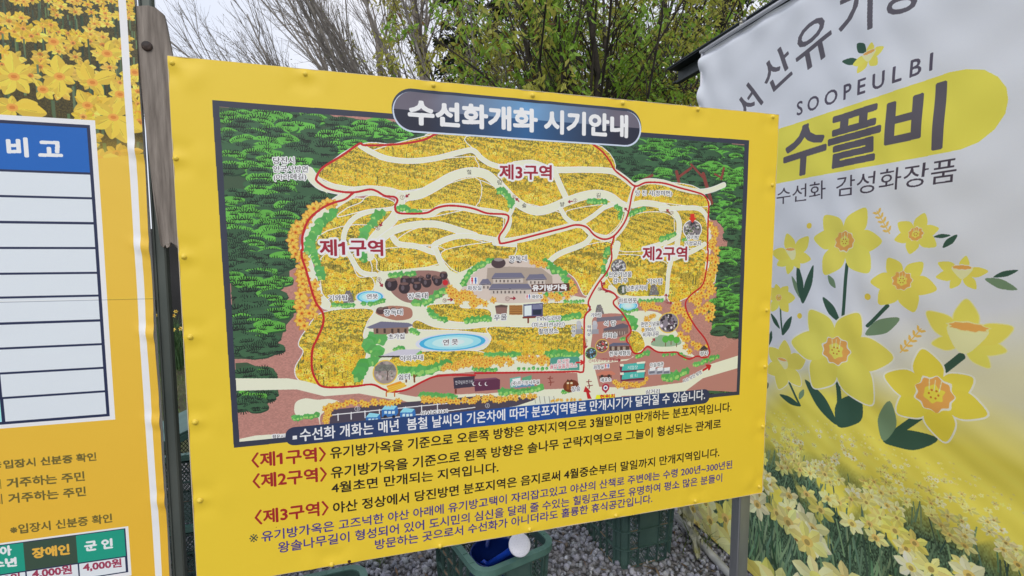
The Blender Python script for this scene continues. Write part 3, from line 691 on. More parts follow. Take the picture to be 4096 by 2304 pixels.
    for y in (412, 428, 444, 460): cv.stroke(zE((250, y), (343, y)), 2, (110, 70, 36))
    P_(zE, (84, 82, 120), (350, 395), (492, 383), (492, 480), (350, 487)); P_(zE, (214, 226, 232), (358, 405), (410, 400), (410, 475), (358, 478)); P_(zE, (40, 48, 66), (420, 435), (482, 430), (482, 468), (420, 472)); cv.stroke(zE((350, 490), (492, 483)), 8, (120, 52, 40)); cv.stroke(zE((385, 490), (385, 525)), 8, (120, 52, 40))
    for y in (400, 408, 416, 424): cv.stroke(zE((418, y), (486, y - 3)), 2.4, (160, 166, 190))
    P_(zE, (116, 110, 122), (880, 490), (1080, 476), (1060, 510), (880, 520)); P_(zE, (124, 100, 96), (930, 570), (1110, 545), (1110, 600), (1050, 630), (930, 620)); P_(zE, (96, 90, 104), (930, 570), (1070, 530), (1110, 545), (1110, 560), (935, 585))
    for q in range(940, 1100, 18): cv.stroke(zE((q, 590), (q, 612)), 2, (210, 196, 186))
    P_(zE, (96, 98, 122), (965, 690), (1000, 672), (1100, 672), (1125, 690), (970, 698)); P_(zE, (84, 62, 56), (972, 698), (1118, 695), (1118, 728), (975, 735))
    for q in (990, 1030, 1070): P_(zE, (168, 150, 136), (q, 700), (q + 20, 700), (q + 20, 726), (q, 726))
    for x in (752, 868):                                     # stone guardians
        P_(zE, (150, 150, 160), (x - 26, 610), (x - 24, 575), (x + 26, 573), (x + 28, 606)); P_(zE, (176, 176, 186), (x - 16, 575), (x - 20, 545), (x - 6, 520), (x + 14, 518), (x + 20, 545), (x + 14, 574)); cv.disc(zE((x - 2, 528))[0], 11, (186, 186, 194))
    def inset(z, c, r, ring, cols):
        c0, rx, ry = ell(z, c[0], c[1], r * .9, r * .9); q_ = ry / rx
        cv.disc(c0, rx * 1.1, ring, raw=True, sq=q_); cv.disc(c0, rx, cols[0], raw=True, sq=q_)
        for _ in range(60):
            a, q = rng.random() * 6.28, rx * .85 * math.sqrt(rng.random()); cv.disc(c0 + (q * math.cos(a), q * math.sin(a) * q_), rx * rng.uniform(.06, .16), jc(cols[1 + rng.randrange(len(cols) - 1)], 16), raw=True)
    inset(zB, (1800, 1278), 80, (240, 238, 226), ((120, 112, 118), (70, 66, 72), (190, 186, 184), (96, 104, 80)))
    inset(zE, (1040, 122), 62, (240, 190, 70), ((120, 116, 120), (84, 82, 88), (200, 198, 200)))
    inset(zE, (1070, 288), 42, (240, 190, 70), ((90, 100, 76), (60, 66, 52), (120, 128, 96))); P_(zE, (196, 196, 200), (1066, 310), (1066, 268), (1074, 262), (1082, 268), (1082, 310))
    inset(zE, (1402, 527), 76, (240, 190, 70), ((134, 124, 136), (62, 54, 64), (84, 72, 84), (226, 222, 226), (66, 58, 62)))
    inset(zE, (920, 695), 50, (240, 190, 70), ((134, 96, 84), (210, 80, 90), (236, 226, 224), (80, 60, 56)))
    inset(zE, (840, 748), 43, (150, 200, 90), ((84, 80, 72), (120, 178, 214), (60, 58, 56)))
    inset(zC, (1342, 887), 92, (240, 190, 70), ((156, 140, 136), (128, 120, 116), (176, 164, 158)))
    cv.stroke(zC((1355, 940), (1358, 880), (1330, 850)), 4, (84, 70, 66)); cv.stroke(zC((1358, 890), (1390, 840)), 3, (84, 70, 66)); cv.poly(zC((1265, 845), (1300, 830), (1400, 830), (1420, 870), (1270, 880)), (104, 108, 100), .75)
    P_(zC, (228, 150, 40), (1350, 985), (1450, 950), (1500, 985), (1380, 1035)); 
    for q in (0, 16, 32): cv.stroke(zC((1360, 1000 + q), (1480, 965 + q * .6)), 5, (246, 190, 70))
    for x in (1350, 1410): cv.stroke(zC((x, 1030), (x, 1060)), 5, (186, 96, 30))
    for x in (1490, 1550): cv.stroke(zC((x, 905), (x + 4, 955)), 7, (120, 74, 40)); cv.stroke(zC((x + 2, 925), (x + 18, 905)), 5, (120, 74, 40))
    P_(zC, (60, 50, 66), (1835, 925), (1990, 912), (1990, 990), (1840, 1005)); P_(zC, (120, 60, 46), (1845, 1005), (1860, 1005), (1860, 1040), (1845, 1040)); P_(zE, (94, 46, 72), (-10, 935), (150, 925), (182, 940), (180, 1010), (0, 1025)); P_(zE, (120, 70, 96), (-10, 935), (150, 925), (160, 935), (0, 948))
    for x in (-5, 40, 85): cv.disc(zE((x, 970))[0], 9, (226, 224, 230)); cv.disc(zE((x + 5, 968))[0], 8, (94, 46, 72))
    P_(zE, (100, 176, 160), (252, 930), (330, 915), (330, 990), (255, 1000)); P_(zE, (96, 160, 120), (340, 925), (410, 905), (410, 960), (340, 970)); P_(zE, (226, 232, 234), (270, 935), (330, 925), (330, 955), (275, 962)); P_(zE, (96, 140, 170), (290, 975), (430, 950), (430, 985), (290, 1000))
    cv.disc(zE((695, 985))[0], 40, (112, 52, 30), sq=.75)
    for x in (672, 698): P_(zE, (150, 88, 40), (x - 9, 1010), (x - 9, 955), (x, 940), (x + 9, 955), (x + 9, 1010)); P_(zE, (230, 214, 180), (x - 8, 970), (x - 8, 958), (x + 8, 958), (x + 8, 970)); P_(zE, (60, 34, 24), (x - 12, 952), (x, 935), (x + 12, 952))
    for x, y in ((545, 915), (825, 940)):
        cv.stroke(zE((x, y), (x - 4, y + 20), (x + 4, y + 45), (x, y + 65)), 5, (132, 64, 56)); cv.stroke(zE((x - 18, y + 15), (x + 18, y + 12)), 4, (132, 64, 56)); cv.stroke(zE((x - 12, y + 45), (x + 26, y + 40)), 4, (132, 64, 56))
    P_(zE, (116, 72, 64), (895, 900), (990, 896), (990, 930), (900, 935)); P_(zE, (196, 120, 100), (878, 902), (920, 878), (990, 876), (1018, 895), (1015, 904), (885, 912)); P_(zE, (60, 46, 44), (910, 905), (930, 904), (930, 925), (910, 926)); P_(zE, (60, 46, 44), (960, 902), (980, 901), (980, 922), (960, 923))
    for y in (0, 62):
        P_(zE, (112, 44, 66), (1045 + y * .1, 840 + y), (1235, 820 + y), (1225, 880 + y), (1055, 890 + y)); P_(zE, (72, 176, 168), (1070, 828 + y), (1228, 812 + y), (1226, 862 + y), (1062, 876 + y)); P_(zE, (226, 228, 206), (1050, 826 + y), (1075, 824 + y), (1078, 842 + y), (1052, 844 + y)); P_(zE, (226, 228, 206), (1170, 812 + y), (1232, 806 + y), (1232, 820 + y), (1172, 826 + y))
    P_(zE, (166, 166, 178), (1252, 865), (1410, 850), (1415, 895), (1255, 905)); 
    for x in (1265, 1320, 1370): P_(zE, (222, 224, 232), (x, 852), (x + 42, 848), (x + 38, 872), (x, 876)); P_(zE, (110, 112, 126), (x - 4, 880), (x + 36, 876), (x + 36, 892), (x - 4, 896))
    P_(zE, (60, 56, 60), (1625, 722), (1660, 690), (1692, 720)); P_(zE, (90, 70, 60), (1634, 722), (1684, 722), (1684, 742), (1634, 742))
    P_(zE, (92, 50, 40), (408, 250), (683, 240), (685, 295), (410, 305))
    P_(zE, (80, 148, 134), (545, 785), (600, 775), (740, 772), (756, 785), (756, 870), (620, 872), (540, 860))
    for x, y in ((-22, 225), (0, 225), (378, 338), (398, 338), (948, 840), (965, 838)):
        pass
    def wc(z, x, y, k):
        P_(z, (240, 240, 244), (x - 30 * k, y - 28 * k), (x + 30 * k, y - 28 * k), (x + 30 * k, y + 28 * k), (x - 30 * k, y + 28 * k))
        for q, c in ((-14, (200, 40, 50)), (14, (40, 90, 170))):
            cv.disc(z((x + q * k, y - 18 * k))[0], 4.5 * k, c); P_(z, c, (x + (q - 9) * k, y + 6 * k), (x + (q - 5) * k, y - 12 * k), (x + (q + 5) * k, y - 12 * k), (x + (q + 9) * k, y + 6 * k)); cv.stroke(z((x + q * k, y), (x + q * k, y + 22 * k)), 5 * k, c)
    wc(zE, -8, 222, .9); wc(zE, 386, 338, .6); wc(zE, 956, 840, .62)
    P_(zB, (206, 50, 36), (1782, 1160), (1782, 1150), (1818, 1148), (1818, 1182), (1835, 1182), (1800, 1225), (1768, 1184), (1783, 1184))
    # arrows
    def arrow(z, x, y, a, L_=34, w=5, c=RED):
        a = math.radians(a); d = (math.cos(a), math.sin(a))
        tip = (x + d[0] * L_ / 2, y + d[1] * L_ / 2); cv.stroke(z((x - d[0] * L_ / 2, y - d[1] * L_ / 2), tip), w, c)
        for q in (2.5, -2.5): cv.stroke(z(tip, (tip[0] + math.cos(a + q) * L_ * .45, tip[1] + math.sin(a + q) * L_ * .45)), w, c)
    for z, x, y, a in ((zA, 1718, 998, 140), (zA, 1500, 1235, 120), (zC, 1312, 250, 55), (zC, 1812, 360, 0), (zE, 275, 350, 0), (zB, 352, 1035, 225), (zB, 790, 1048, 170), (zB, 1600, 1127, 225), (zB, 1253, 1115, 225), (zE, 930, 250, -60), (zE, 945, 295, 30), (zE, 1383, 337, -90), (zE, 1407, 383, 0), (zE, 803, 692, 90), (zE, 1290, 655, -50), (zE, 1035, 798, 0), (zE, 832, 425, 100)): arrow(z, x, y, a)
    arrow(zE, 760, 815, 0, 52, 8, (200, 40, 44)); arrow(zE, 1680, 855, -32, 60, 12, (184, 34, 34))
    cv.poly(zE((800, 985), (840, 1030), (825, 1032), (845, 1078), (815, 1078), (805, 1030), (785, 1028)), (184, 30, 36))
    cv.disc(zE((946, 998))[0], 20, (170, 30, 60)); cv.poly(zE((922, 1008), (970, 1008), (946, 1040)), (170, 30, 60)); cv.disc(zE((946, 998))[0], 12, (240, 240, 246)); cv.disc(zE((946, 998))[0], 6, (60, 50, 110))
    cv.poly(zE((880, 1050), (1010, 1045), (1020, 1078), (870, 1080)), (248, 226, 40))
    # place names
    def lab(z, t, x0, y0, x1, y1, top, col=(34, 30, 34), b=.6, h=4.0, hc=W8):
        a = z((x0, y0), (x1, y1), (x0, top)); cv.text(t, a[0], a[1], a[2], col, b, h, hc)
    for a in ((zA, '당진시', 608, 738, 782, 735, 682), (zA, '안국사방면', 610, 806, 893, 806, 752), (zA, '(아라메길)', 612, 880, 880, 872, 822),
              (zB, '당 진 시(정미면)', 1330, 1004, 1630, 1006, 955), (zB, '유기방', 1752, 1363, 1852, 1362, 1328), (zB, '가정묘지', 1735, 1412, 1868, 1410, 1377),
              (zC, '기와탑', 930, 368, 1072, 365, 328), (zC, '연못', 1208, 354, 1288, 352, 320), (zC, '장독대', 1508, 357, 1648, 352, 314), (zC, '장독대', 1336, 476, 1466, 471, 434), (zC, '초가집', 1364, 649, 1480, 643, 610), (zC, '연 못', 1762, 691, 1868, 685, 649), (zC, '야외무대', 1452, 806, 1615, 798, 766), (zC, '쉼터', 1436, 943, 1518, 938, 902),
              (zE, '화장실', -54, 293, 47, 291, 260), (zE, '장독대', 249, 86, 375, 81, 44), (zE, '화장실', 413, 352, 488, 348, 327), (zE, '우물', 138, 512, 230, 506, 470), (zE, 'TVN드라마', 445, 516, 620, 509, 482), (zE, '〈미스터션샤인〉', 410, 562, 652, 556, 526), (zE, '촬영장소', 462, 608, 602, 603, 571),
              (zE, '천연기념물', 968, 197, 1134, 194, 160), (zE, '감나무', 1000, 242, 1104, 239, 205), (zE, '남촌공적비', 1096, 297, 1244, 291, 260), (zE, '기와탑', 1247, 252, 1358, 247, 210), (zE, '하트연못', 1042, 387, 1171, 384, 350), (zE, '기와탑', 838, 486, 915, 483, 458), (zE, '식 당', 932, 552, 1020, 548, 516), (zE, '커피숍', 927, 639, 1028, 634, 602),
              (zE, '천연기념물', 1202, 557, 1336, 551, 523), (zE, '350년', 1232, 592, 1306, 588, 561), (zE, '비자나무', 1216, 632, 1331, 624, 597), (zE, '한복체험장', 974, 769, 1126, 760, 735), (zE, '화장실', 859, 864, 932, 859, 837), (zE, '매표소', 911, 957, 986, 952, 928), (zE, '마을회관', 1269, 849, 1363, 841, 820), (zE, '정자', 1629, 767, 1689, 763, 736),
              (zE, '(주)유기방사무실', 264, 987, 464, 974, 953), (zE, '장승', 699, 1027, 763, 1020, 991), (zE, '삼거리', 1236, 1044, 1336, 1038, 1012), (zC, '임시주차장', 1604, 1206, 1796, 1190, 1170), (zC, '황운시', 525, 1366, 610, 1363, 1339)):
        lab(*a)
    for z, c, x, y in ((zA, '힐', 2228, 803), (zB, '링', 203, 890), (zB, '솔', 408, 1080), (zB, '밭', 723, 1070), (zB, '길', 1022, 995)): lab(z, c, x - 18, y + 19, x + 18, y + 19, y - 19, b=0, h=0)
    for i, c in enumerate('해태상'):
        lab(zE, c, 700, 572 + 27 * i, 724, 572 + 27 * i, 549 + 27 * i, h=3); lab(zE, c, 813, 568 + 27 * i, 837, 568 + 27 * i, 545 + 27 * i, h=3)
    for z, c, x, y, r in ((zA, '⑦', 1675, 1013, 19), (zA, '⑧', 1472, 1267, 19), (zC, '⑨', 1298, 215, 17), (zC, '⑩', 1772, 365, 15), (zE, '⑪', 235, 353, 17), (zB, '⑥', 322, 1010, 16), (zB, '⑤', 830, 1038, 16), (zB, '③', 1630, 1140, 14), (zE, '⑫', 903, 283, 14), (zE, '②', 1382, 370, 13), (zE, '③', 803, 657, 12), (zB, '④', 1292, 1112, 12)):
        lab(z, c, x - r, y + r, x + r, y + r, y - r, (110, 60, 60), 0, 0)
    lab(zC, '③', 1120, 1170, 1160, 1168, 1135, W8, 0, 0); lab(zE, '②', 74, 1146, 106, 1144, 1112, W8, 0, 0)
    lab(zE, '①비자나무길 출발', 824, 817, 1016, 807, 790, RED, .3, 0)
    lab(zE, '유기방', 596, 826, 684, 817, 795, (196, 40, 50), .8, 3); lab(zE, '솔밭길힐링코스', 541, 862, 739, 850, 827, (196, 40, 50), .8, 3)
    lab(zE, '체험장', 1104, 866, 1178, 861, 839, W8, .4, 0); lab(zE, '쉼 터', 1122, 926, 1178, 921, 899, W8, .4, 0)
    lab(zE, '유기방가옥', 416, 296, 664, 290, 255, W8, 2.2, 0); lab(zC, '한국민화연구원', 1850, 975, 1975, 966, 948, W8, .4, 0)
    lab(zE, '현위치', 905, 1078, 1012, 1070, 1050, (200, 30, 40), 1, 0)
    a = zE((1510, 964), (1645, 895), (1500, 942)); cv.text('서산 당진 방면', a[0], a[1], a[2], (34, 30, 34), .4, 3, W8)
    for z, t, x0, y0, x1, y1, top in ((zD, '제1구역', 806, 643, 963, 643, 603), (zB, '제3구역', 206, 862, 632, 866, 742), (zD, '제2구역', 1617, 655, 1727, 654, 621)):
        lab(z, t, x0, y0, x1, y1, top, RED, 2.6, 9)
    cv.clip = None
    # navy caption strip
    A, B = cv.C(zD((718, 1100), (1785, 990)))
    tl, bl = cv.C(zD((745, 1074), (745, 1120)))
    m = cv.rrect((A[0], bl[1]), (B[0], tl[1]), 34, (40, 60, 110), raw=True)
    t = np.abs(np.linspace(-1, 1, m[0].shape[1]))[None, :, None]
    g = np.array((30, 78, 156)) * (1 - t) + np.array((46, 52, 78)) * t
    sub = cv.im[m[2]:m[2] + m[0].shape[0], m[1]:m[1] + m[0].shape[1]]; sub[m[0]] = np.broadcast_to(g, sub.shape)[m[0]]
    a = zD((755, 1111), (1773, 1005), (755, 1079)); cv.text('수선화 개화는 매년  봄철 날씨의 기온차에 따라 분포지역별로 만개시기가 달라질 수 있습니다.', a[0], a[1], a[2], W8, 1.0)
    q = zD((736, 1106), (747, 1105), (747, 1096), (736, 1097)); cv.poly(q, W8)
    # title lozenge
    a, b = cv.C(zD((985, 270), (1614, 322))); tp, bt = cv.C(zD((1300, 247), (1300, 348)))
    R_ = (tp[1] - bt[1]) / 2
    cv.rrect((a[0], bt[1]), (b[0], tp[1]), R_, (52, 60, 80), raw=True)
    cv.rrect((a[0] + 3, bt[1] - 4), (b[0] - 1, tp[1] - 12), R_, (196, 206, 232), raw=True)
    m = cv.rrect((a[0] + 9, bt[1] + 3), (b[0] - 9, tp[1] - 12), R_ - 9, (44, 52, 76), raw=True)
    t = np.clip(np.abs(np.linspace(-1, 1, m[0].shape[1])) * 1.3, 0, 1)[None, :, None]
    v = np.linspace(0, 1, m[0].shape[0])[:, None, None]
    dk = np.array((44, 92, 142)) * (1 - t) + np.array((38, 40, 58)) * t
    lt = np.array((104, 152, 198)) * (1 - t) + np.array((104, 98, 112)) * t
    g = np.where(v > .52, lt, dk)
    sub = cv.im[m[2]:m[2] + m[0].shape[0], m[1]:m[1] + m[0].shape[1]]; sub[m[0]] = g[m[0]]
    a = zD((1029, 311), (1350, 331), (1029, 252)); cv.text('수선화개화', a[0], a[1], a[2], W8, 5.0)
    a = zD((1371, 333), (1578, 345), (1371, 277)); cv.text('시기안내', a[0], a[1], a[2], W8, 5.0)
    # body text
    RD = (152, 34, 34)
    def line(t, lb, rb, lt, col, b): cv.text(t, lb, rb, lt, col, b)
    s = lambda x, y: zS((x, y))[0]; r = lambda x, y: zR((x, y))[0]
    def red(t, y0, y1):
        o = (y1 - y0)
        return None
    for t, lb, rb, lt in (('〈제1구역〉', s(662, 368), s(1295, 308), s(662, 243)), ('〈제2구역〉', s(672, 546), s(1303, 480), s(672, 422)), ('〈제3구역〉', s(690, 858), s(1318, 768), s(690, 735))): line(t, lb, rb, lt, RD, 2.0)
    line('유기방가옥을 기준으로 오른쪽 방향은 양지지역으로 3월말이면 만개하는 분포지역입니다.', s(1335, 292), zE((1857, 1168))[0], s(1335, 192), INK, 1.7)
    line('유기방가옥을 기준으로 왼쪽 방향은 솔나무 군락지역으로 그늘이 형성되는 관계로', s(1340, 463), r(2145, 124), s(1340, 362), INK, 1.7)
    line('4월초면 만개되는 지역입니다.', s(1347, 590), r(383, 472), s(1347, 498), INK, 1.7)
    line('야산 정상에서 당진방면 분포지역은 음지로써 4월중순부터 말일까지 만개지역입니다.', s(1360, 762), r(2133, 350), s(1360, 668), INK, 1.7)
    BL = (70, 56, 128)
    line('※', s(640, 1012), s(715, 1000), s(640, 942), (84, 84, 60), .6)
    line('유기방가옥은 고즈넉한 야산 아래에 유기방고택이 자리잡고있고 야산의 산책로 주변에는 수령 200년~300년된', s(745, 1005), r(2235, 442), s(745, 915), BL, 1.3)
    line('왕솔나무길이 형성되어 있어 도시민의 심신을 달래 줄 수있는 힐링코스로도 유명하여 평소 많은 분들이', s(888, 1100), r(2155, 548), s(888, 1008), BL, 1.3)
    line('방문하는 곳으로서 수선화가 아니더라도 훌륭한 휴식공간입니다.', s(1720, 1070), r(1603, 714), s(1720, 985), BL, 1.3)
    cv.disc(s(1497, 1168), 7, (70, 40, 26)); cv.disc(s(870, 878), 2, (120, 90, 40))
    return cv
# ---------------------------------------------------------------- the print on the price board (left edge of the photo)
def print_price():
    K = 1400
    cv = Canvas(SIGN, -1.30, -0.0600, 0.45, 2.25, K, (228, 180, 58))
    Y1, Y2 = np.array((226, 190, 74)), np.array((222, 172, 48))
    t = np.linspace(0, 1, cv.Hh)[:, None, None]; cv.im[:] = Y2 * (1 - t) + Y1 * t; bgr = cv.im.copy()
    # photograph of daffodils across the top
    top = cv.Hh; zb = cv.C(zL1((400, 760)))[0][1]
    P = np.array([(0, top), (cv.W, top), (cv.W, zb), (cv.W * .93, zb - 20), (0, zb - 10)])
    photo_field(cv, P, 6, 50, [(230, 192, 62), (234, 196, 78), (222, 178, 52), (230, 186, 70)], (62, 66, 52), [(60, 78, 56), (84, 104, 68), (48, 62, 46)], petal_r=7, heart=(226, 150, 62), key='b', dens=1.6, over=.6, top=.30)
    Z = zL1
    for c, tips in (((70, 385), ((-10, 330), (60, 265), (150, 330), (165, 410), (145, 470), (20, 475), (-30, 420))), ((300, 385), ((215, 340), (285, 275), (370, 330), (378, 420), (300, 492), (220, 450))), ((465, 415), ((385, 345), (420, 315), (585, 370), (520, 455), (520, 482), (400, 420))),
                    ((605, 475), ((545, 470), (560, 405), (640, 420), (688, 470), (640, 520), (560, 540))), ((60, 540), ((-40, 500), (60, 480), (190, 520), (235, 572), (60, 600), (-60, 600))), ((215, 450), ((180, 400), (270, 440), (265, 500), (190, 500))),
                    ((440, 530), ((390, 450), (485, 480), (470, 560), (370, 560))), ((570, 590), ((480, 520), (640, 510), (720, 660), (640, 720), (560, 700), (460, 640))), ((270, 210), ((215, 190), (275, 160), (330, 190), (320, 250), (240, 260))), ((540, 270), ((480, 230), (560, 205), (620, 260), (580, 330), (500, 320))), ((680, 365), ((645, 330), (700, 320), (740, 380), (690, 415), (650, 400)))):
        big_flower(cv, Z(c)[0], Z(*tips), jc((230, 194, 66), 6), (228, 150, 64), 15, w=.30, centre=False); cc = cv.C(Z(c))[0]; cv.disc(cc, 15, (232, 160, 66), raw=True, sq=.8); cv.disc(cc, 8, (206, 124, 44), raw=True, sq=.7)
    # fade of the photograph into the yellow print
    r0, r1 = int(zb - 60), int(zb + 70)
    a = np.clip((np.arange(r0, r1) - r0) / (r1 - r0), 0, 1)[:, None, None]
    cv.im[r0:r1] = cv.im[r0:r1] * a + bgr[r0:r1] * (1 - a); cv.im[int(zb) - 160:r0] = bgr[int(zb) - 160:r0]
    r0 = int(cv.Hh * .93); a = np.clip((np.arange(r0, cv.Hh) - r0) / 160, 0, .8)[:, None, None]
    cv.im[r0:] = cv.im[r0:] * (1 - a) + np.array((96, 84, 40)) * a
    W8 = (226, 232, 244)
    def box(z, tl, br, col):
        (x0, y0), (x1, y1) = cv.C(z(tl, br)); y0, y1 = max(y0, y1), min(y0, y1)
        x0 = 0 if tl[0] < 0 else x0
        cv.im[int(max(0, y1)):int(y0), int(x0):int(x1)] = col
    zt = lambda y, Zz: cv.C(Zz((200, y)))[0][1]
    def hbox(s1, ztop, zbot, col, s0=-9.0):
        x0, x1 = (s0 - cv.s0) * K, (s1 - cv.s0) * K
        cv.im[int(max(0, (zbot - cv.z0) * K)):int((ztop - cv.z0) * K), int(max(0, x0)):int(x1)] = col
    def px(z, p): u, h = SIGN.px(*z(p)[0]); return float(u), float(h)
    NV = (34, 42, 74)
    u1, h1 = px(zL1, (480, 605)); u2, h2 = px(zL2, (582, 660)); u = (u1 + u2) / 2
    ui, hi = px(zL1, (455, 628)); uj, hj = px(zL2, (553, 643)); ui = (ui + uj) / 2
    hbox(u, h1, h2, W8); hbox(ui, hi, hj, NV)
    rows = [(zL1, 200, 612 + 12), (zL1, 200, 863), (zL1, 200, 990), (zL1, 200, 1119), (zL1, 200, 1247), (zL1, 200, 1375), (zL2, 200, 44), (zL2, 200, 172), (zL2, 200, 295), (zL2, 200, 418), (zL2, 200, 540), (zL2, 200, 664)]
    hs = [px(z, (x, y))[1] for z, x, y in rows]
    uc = px(zL2, (10, 560))[0]
    for i in range(11):
        ut = ui - .007
        hbox(ut, hs[i] - .0026, hs[i + 1] + .0026, (16, 94, 178) if i == 0 else (212, 218, 232))
    hbox(uc + .002, hs[9], hs[10], NV, uc - .003); hbox(uc + .003, hs[10], hj, NV, uc - .003)
    hbox(uc - .003, hs[10] - .004, hj + .006, (160, 222, 230))
    for z, c, x0, y0, x1, y1, tp in ((zL1, '비', 40, 788, 138, 786, 697), (zL1, '고', 197, 783, 310, 785, 712)):
        a = z((x0, y0), (x1, y1), (x0, tp)); cv.text(c, a[0], a[1], a[2], W8, 3.4)
    # white line down the right side and the seam between the two vinyl sheets
    for k in (0, 1):
        pass
    us = [px(zL1, (620, 100))[0], px(zL1, (690, 1100))[0], px(zL2, (735, 400))[0], px(zL2, (790, 1350))[0]]; um = sum(us) / 4
    hbox(um + .0075, 9, -9, W8, um - .0075)
    _, hq = px(zL2, (600, 58)); cv.im[int((hq - cv.z0) * K) - 1:int((hq - cv.z0) * K) + 2] *= .8; cv.im[int((hq - cv.z0) * K) + 2:int((hq - cv.z0) * K) + 5] *= 1.04
    # small print
    GR = (104, 92, 44)
    for t, x0, y0, x1, y1, tp, b, c in (('입장시 신분증 확인', 20, 910, 485, 868, 868, 1.6, GR), ('거주하는 주민', 36, 1008, 425, 970, 960, 1.8, GR), ('거주하는 주민', 44, 1085, 432, 1046, 1037, 1.8, GR), ('※입장시 신분증 확인', 52, 1243, 563, 1180, 1196, 1.0, GR)):
        a = zL2((x0, y0), (x1, y1), (x0, tp)); cv.text(t, a[0], a[1], a[2], c, b)
    for t, x0, y0, x1, y1, tp in (('에', -40, 1015, 6, 1012, 965), ('에', -34, 1092, 12, 1088, 1040), ('※', -26, 912, 8, 908, 872)):
        a = zL2((x0, y0), (x1, y1), (x0, tp)); cv.text(t, a[0], a[1], a[2], GR, .6)
    # price table
    ua, ha = px(zL2, (635, 1200)); _, hb = px(zL2, (636, 1432)); ub, h3 = px(zL2, (624, 1214)); _, h4 = px(zL2, (630, 1335))
    ux, _ = px(zL2, (648, 1430)); ux = ua
    hbox(ua + .004, ha, hb - .010, W8); hbox(ub + .003, h3 + .002, hb, NV)
    hm = px(zL2, (388, 1384))[1]
    c1 = px(zL2, (385, 1300))[0]; c2 = px(zL2, (120, 1340))[0]
    GRN, DG = (28, 148, 124), (56, 76, 62)
    hbox(ub, h3, hm, GRN, c1); hbox(c1, h3, hm, DG, c2); hbox(c2, h3, hm, GRN)
    hbox(ub - .002, hm - .003, hb + .003, (216, 220, 234), c1 + .002); hbox(c1 - .001, hm - .003, hb + .003, (216, 220, 234), c2 + .002); hbox(c2 - .001, hm - .003, hb + .003, (216, 220, 234))
    for t, x0, y0, x1, y1, tp, c, b in (('군 인', 428, 1325, 565, 1308, 1278, W8, 2), ('장애인', 164, 1362, 347, 1340, 1312, (222, 170, 66), 2), ('유아', -60, 1360, 56, 1344, 1312, W8, 2), ('청소년', -110, 1416, 82, 1400, 1372, W8, 2),
                                        ('4,000원', 420, 1430, 610, 1406, 1385, (150, 52, 80), 1.8), ('4,000원', 164, 1465, 360, 1440, 1418, (150, 52, 80), 1.8), ('4,000원', -90, 1500, 100, 1480, 1455, (150, 52, 80), 1.8)):
        a = zL2((x0, y0), (x1, y1), (x0, tp)); cv.text(t, a[0], a[1], a[2], c, b)
    return cv

def big_flower(cv, c, tips, col, heart, rc, w=.30, outline=None, owide=5, side=None, centre=True):
    """a drawn daffodil: a petal towards every tip, given as photo pixels; rc in canvas px"""
    c0 = cv.C([c])[0]; T = cv.C(tips); L_ = []
    for t in T:
        d = t - c0; e = np.array((-d[1], d[0])) * w
        L_.append(smooth(np.array([c0, c0 + d * .3 + e * .75, c0 + d * .58 + e, c0 + d * .85 + e * .55, t, c0 + d * .85 - e * .55, c0 + d * .58 - e, c0 + d * .3 - e * .75]), True, 4))
    if outline is not None:
        for p in L_: cv.put(cv.smask(np.vstack([p, p[:1]]), owide), outline)
    for p, t in zip(L_, T):
        k_ = jc(col, 3); cv.put(cv.pmask(p), k_)
        if not centre:                                # photographed flowers: each petal folds along its middle
            h_ = len(p) // 2; cv.put(cv.pmask(p[h_:]), tuple(v * .90 for v in k_)); cv.stroke(np.array([c0 * .3 + t * .7, c0]), 3, tuple(v * .82 for v in k_), raw=True)
            for q in (.55, .8): cv.stroke(np.array([c0 + (t - c0) * .1, c0 + (t - c0) * q + (rng.uniform(-6, 6), rng.uniform(-6, 6))]), 1.6, tuple(min(255, v * 1.06) for v in k_), raw=True)
    if not centre: return
    if side is not None:
        q = cv.C([side])[0]
        cv.put(cv.pmask(smooth(np.array([c0 + (0, -rc * .7), c0 + (rc * .6, -rc * .2), q + (rc * 1.0, 0), q - (rc * 1.0, 0), c0 + (-rc * .6, -rc * .2)]), True, 4)), tuple(np.array(col) * .4 + np.array((226, 228, 214)) * .6))
        cv.put(cv.pmask(star(q[0], q[1], rc * 1.15, .2, 9, .84, .32, .06)), outline or (230, 226, 200)); cv.put(cv.pmask(star(q[0], q[1], rc * 1.05, .2, 9, .82, .26, .06)), heart)
    else:
        o = outline if outline is not None else (236, 226, 190)
        cv.put(cv.pmask(smooth(star(c0[0], c0[1], rc * 1.08, .1, 9, .84, 1, .05), True, 3)), o); cv.put(cv.pmask(smooth(star(c0[0], c0[1], rc, .1, 9, .84, 1, .05), True, 3)), heart)
        cv.put(cv.pmask(smooth(star(c0[0], c0[1], rc * .56, .5, 6, .8, 1, .1), True, 3)), col)
        for i in range(6):
            a = i * 1.05; cv.disc(c0 + (rc * .24 * math.cos(a), rc * .24 * math.sin(a)), max(1.5, rc * .06), (196, 120, 50), raw=True)
        for k in (-.25, 0, .25): cv.stroke(np.array([c0 + (rc * k, rc * .2), c0 + (rc * k * 1.2, rc * .8)]), max(1.5, rc * .05), (232, 224, 170), raw=True)

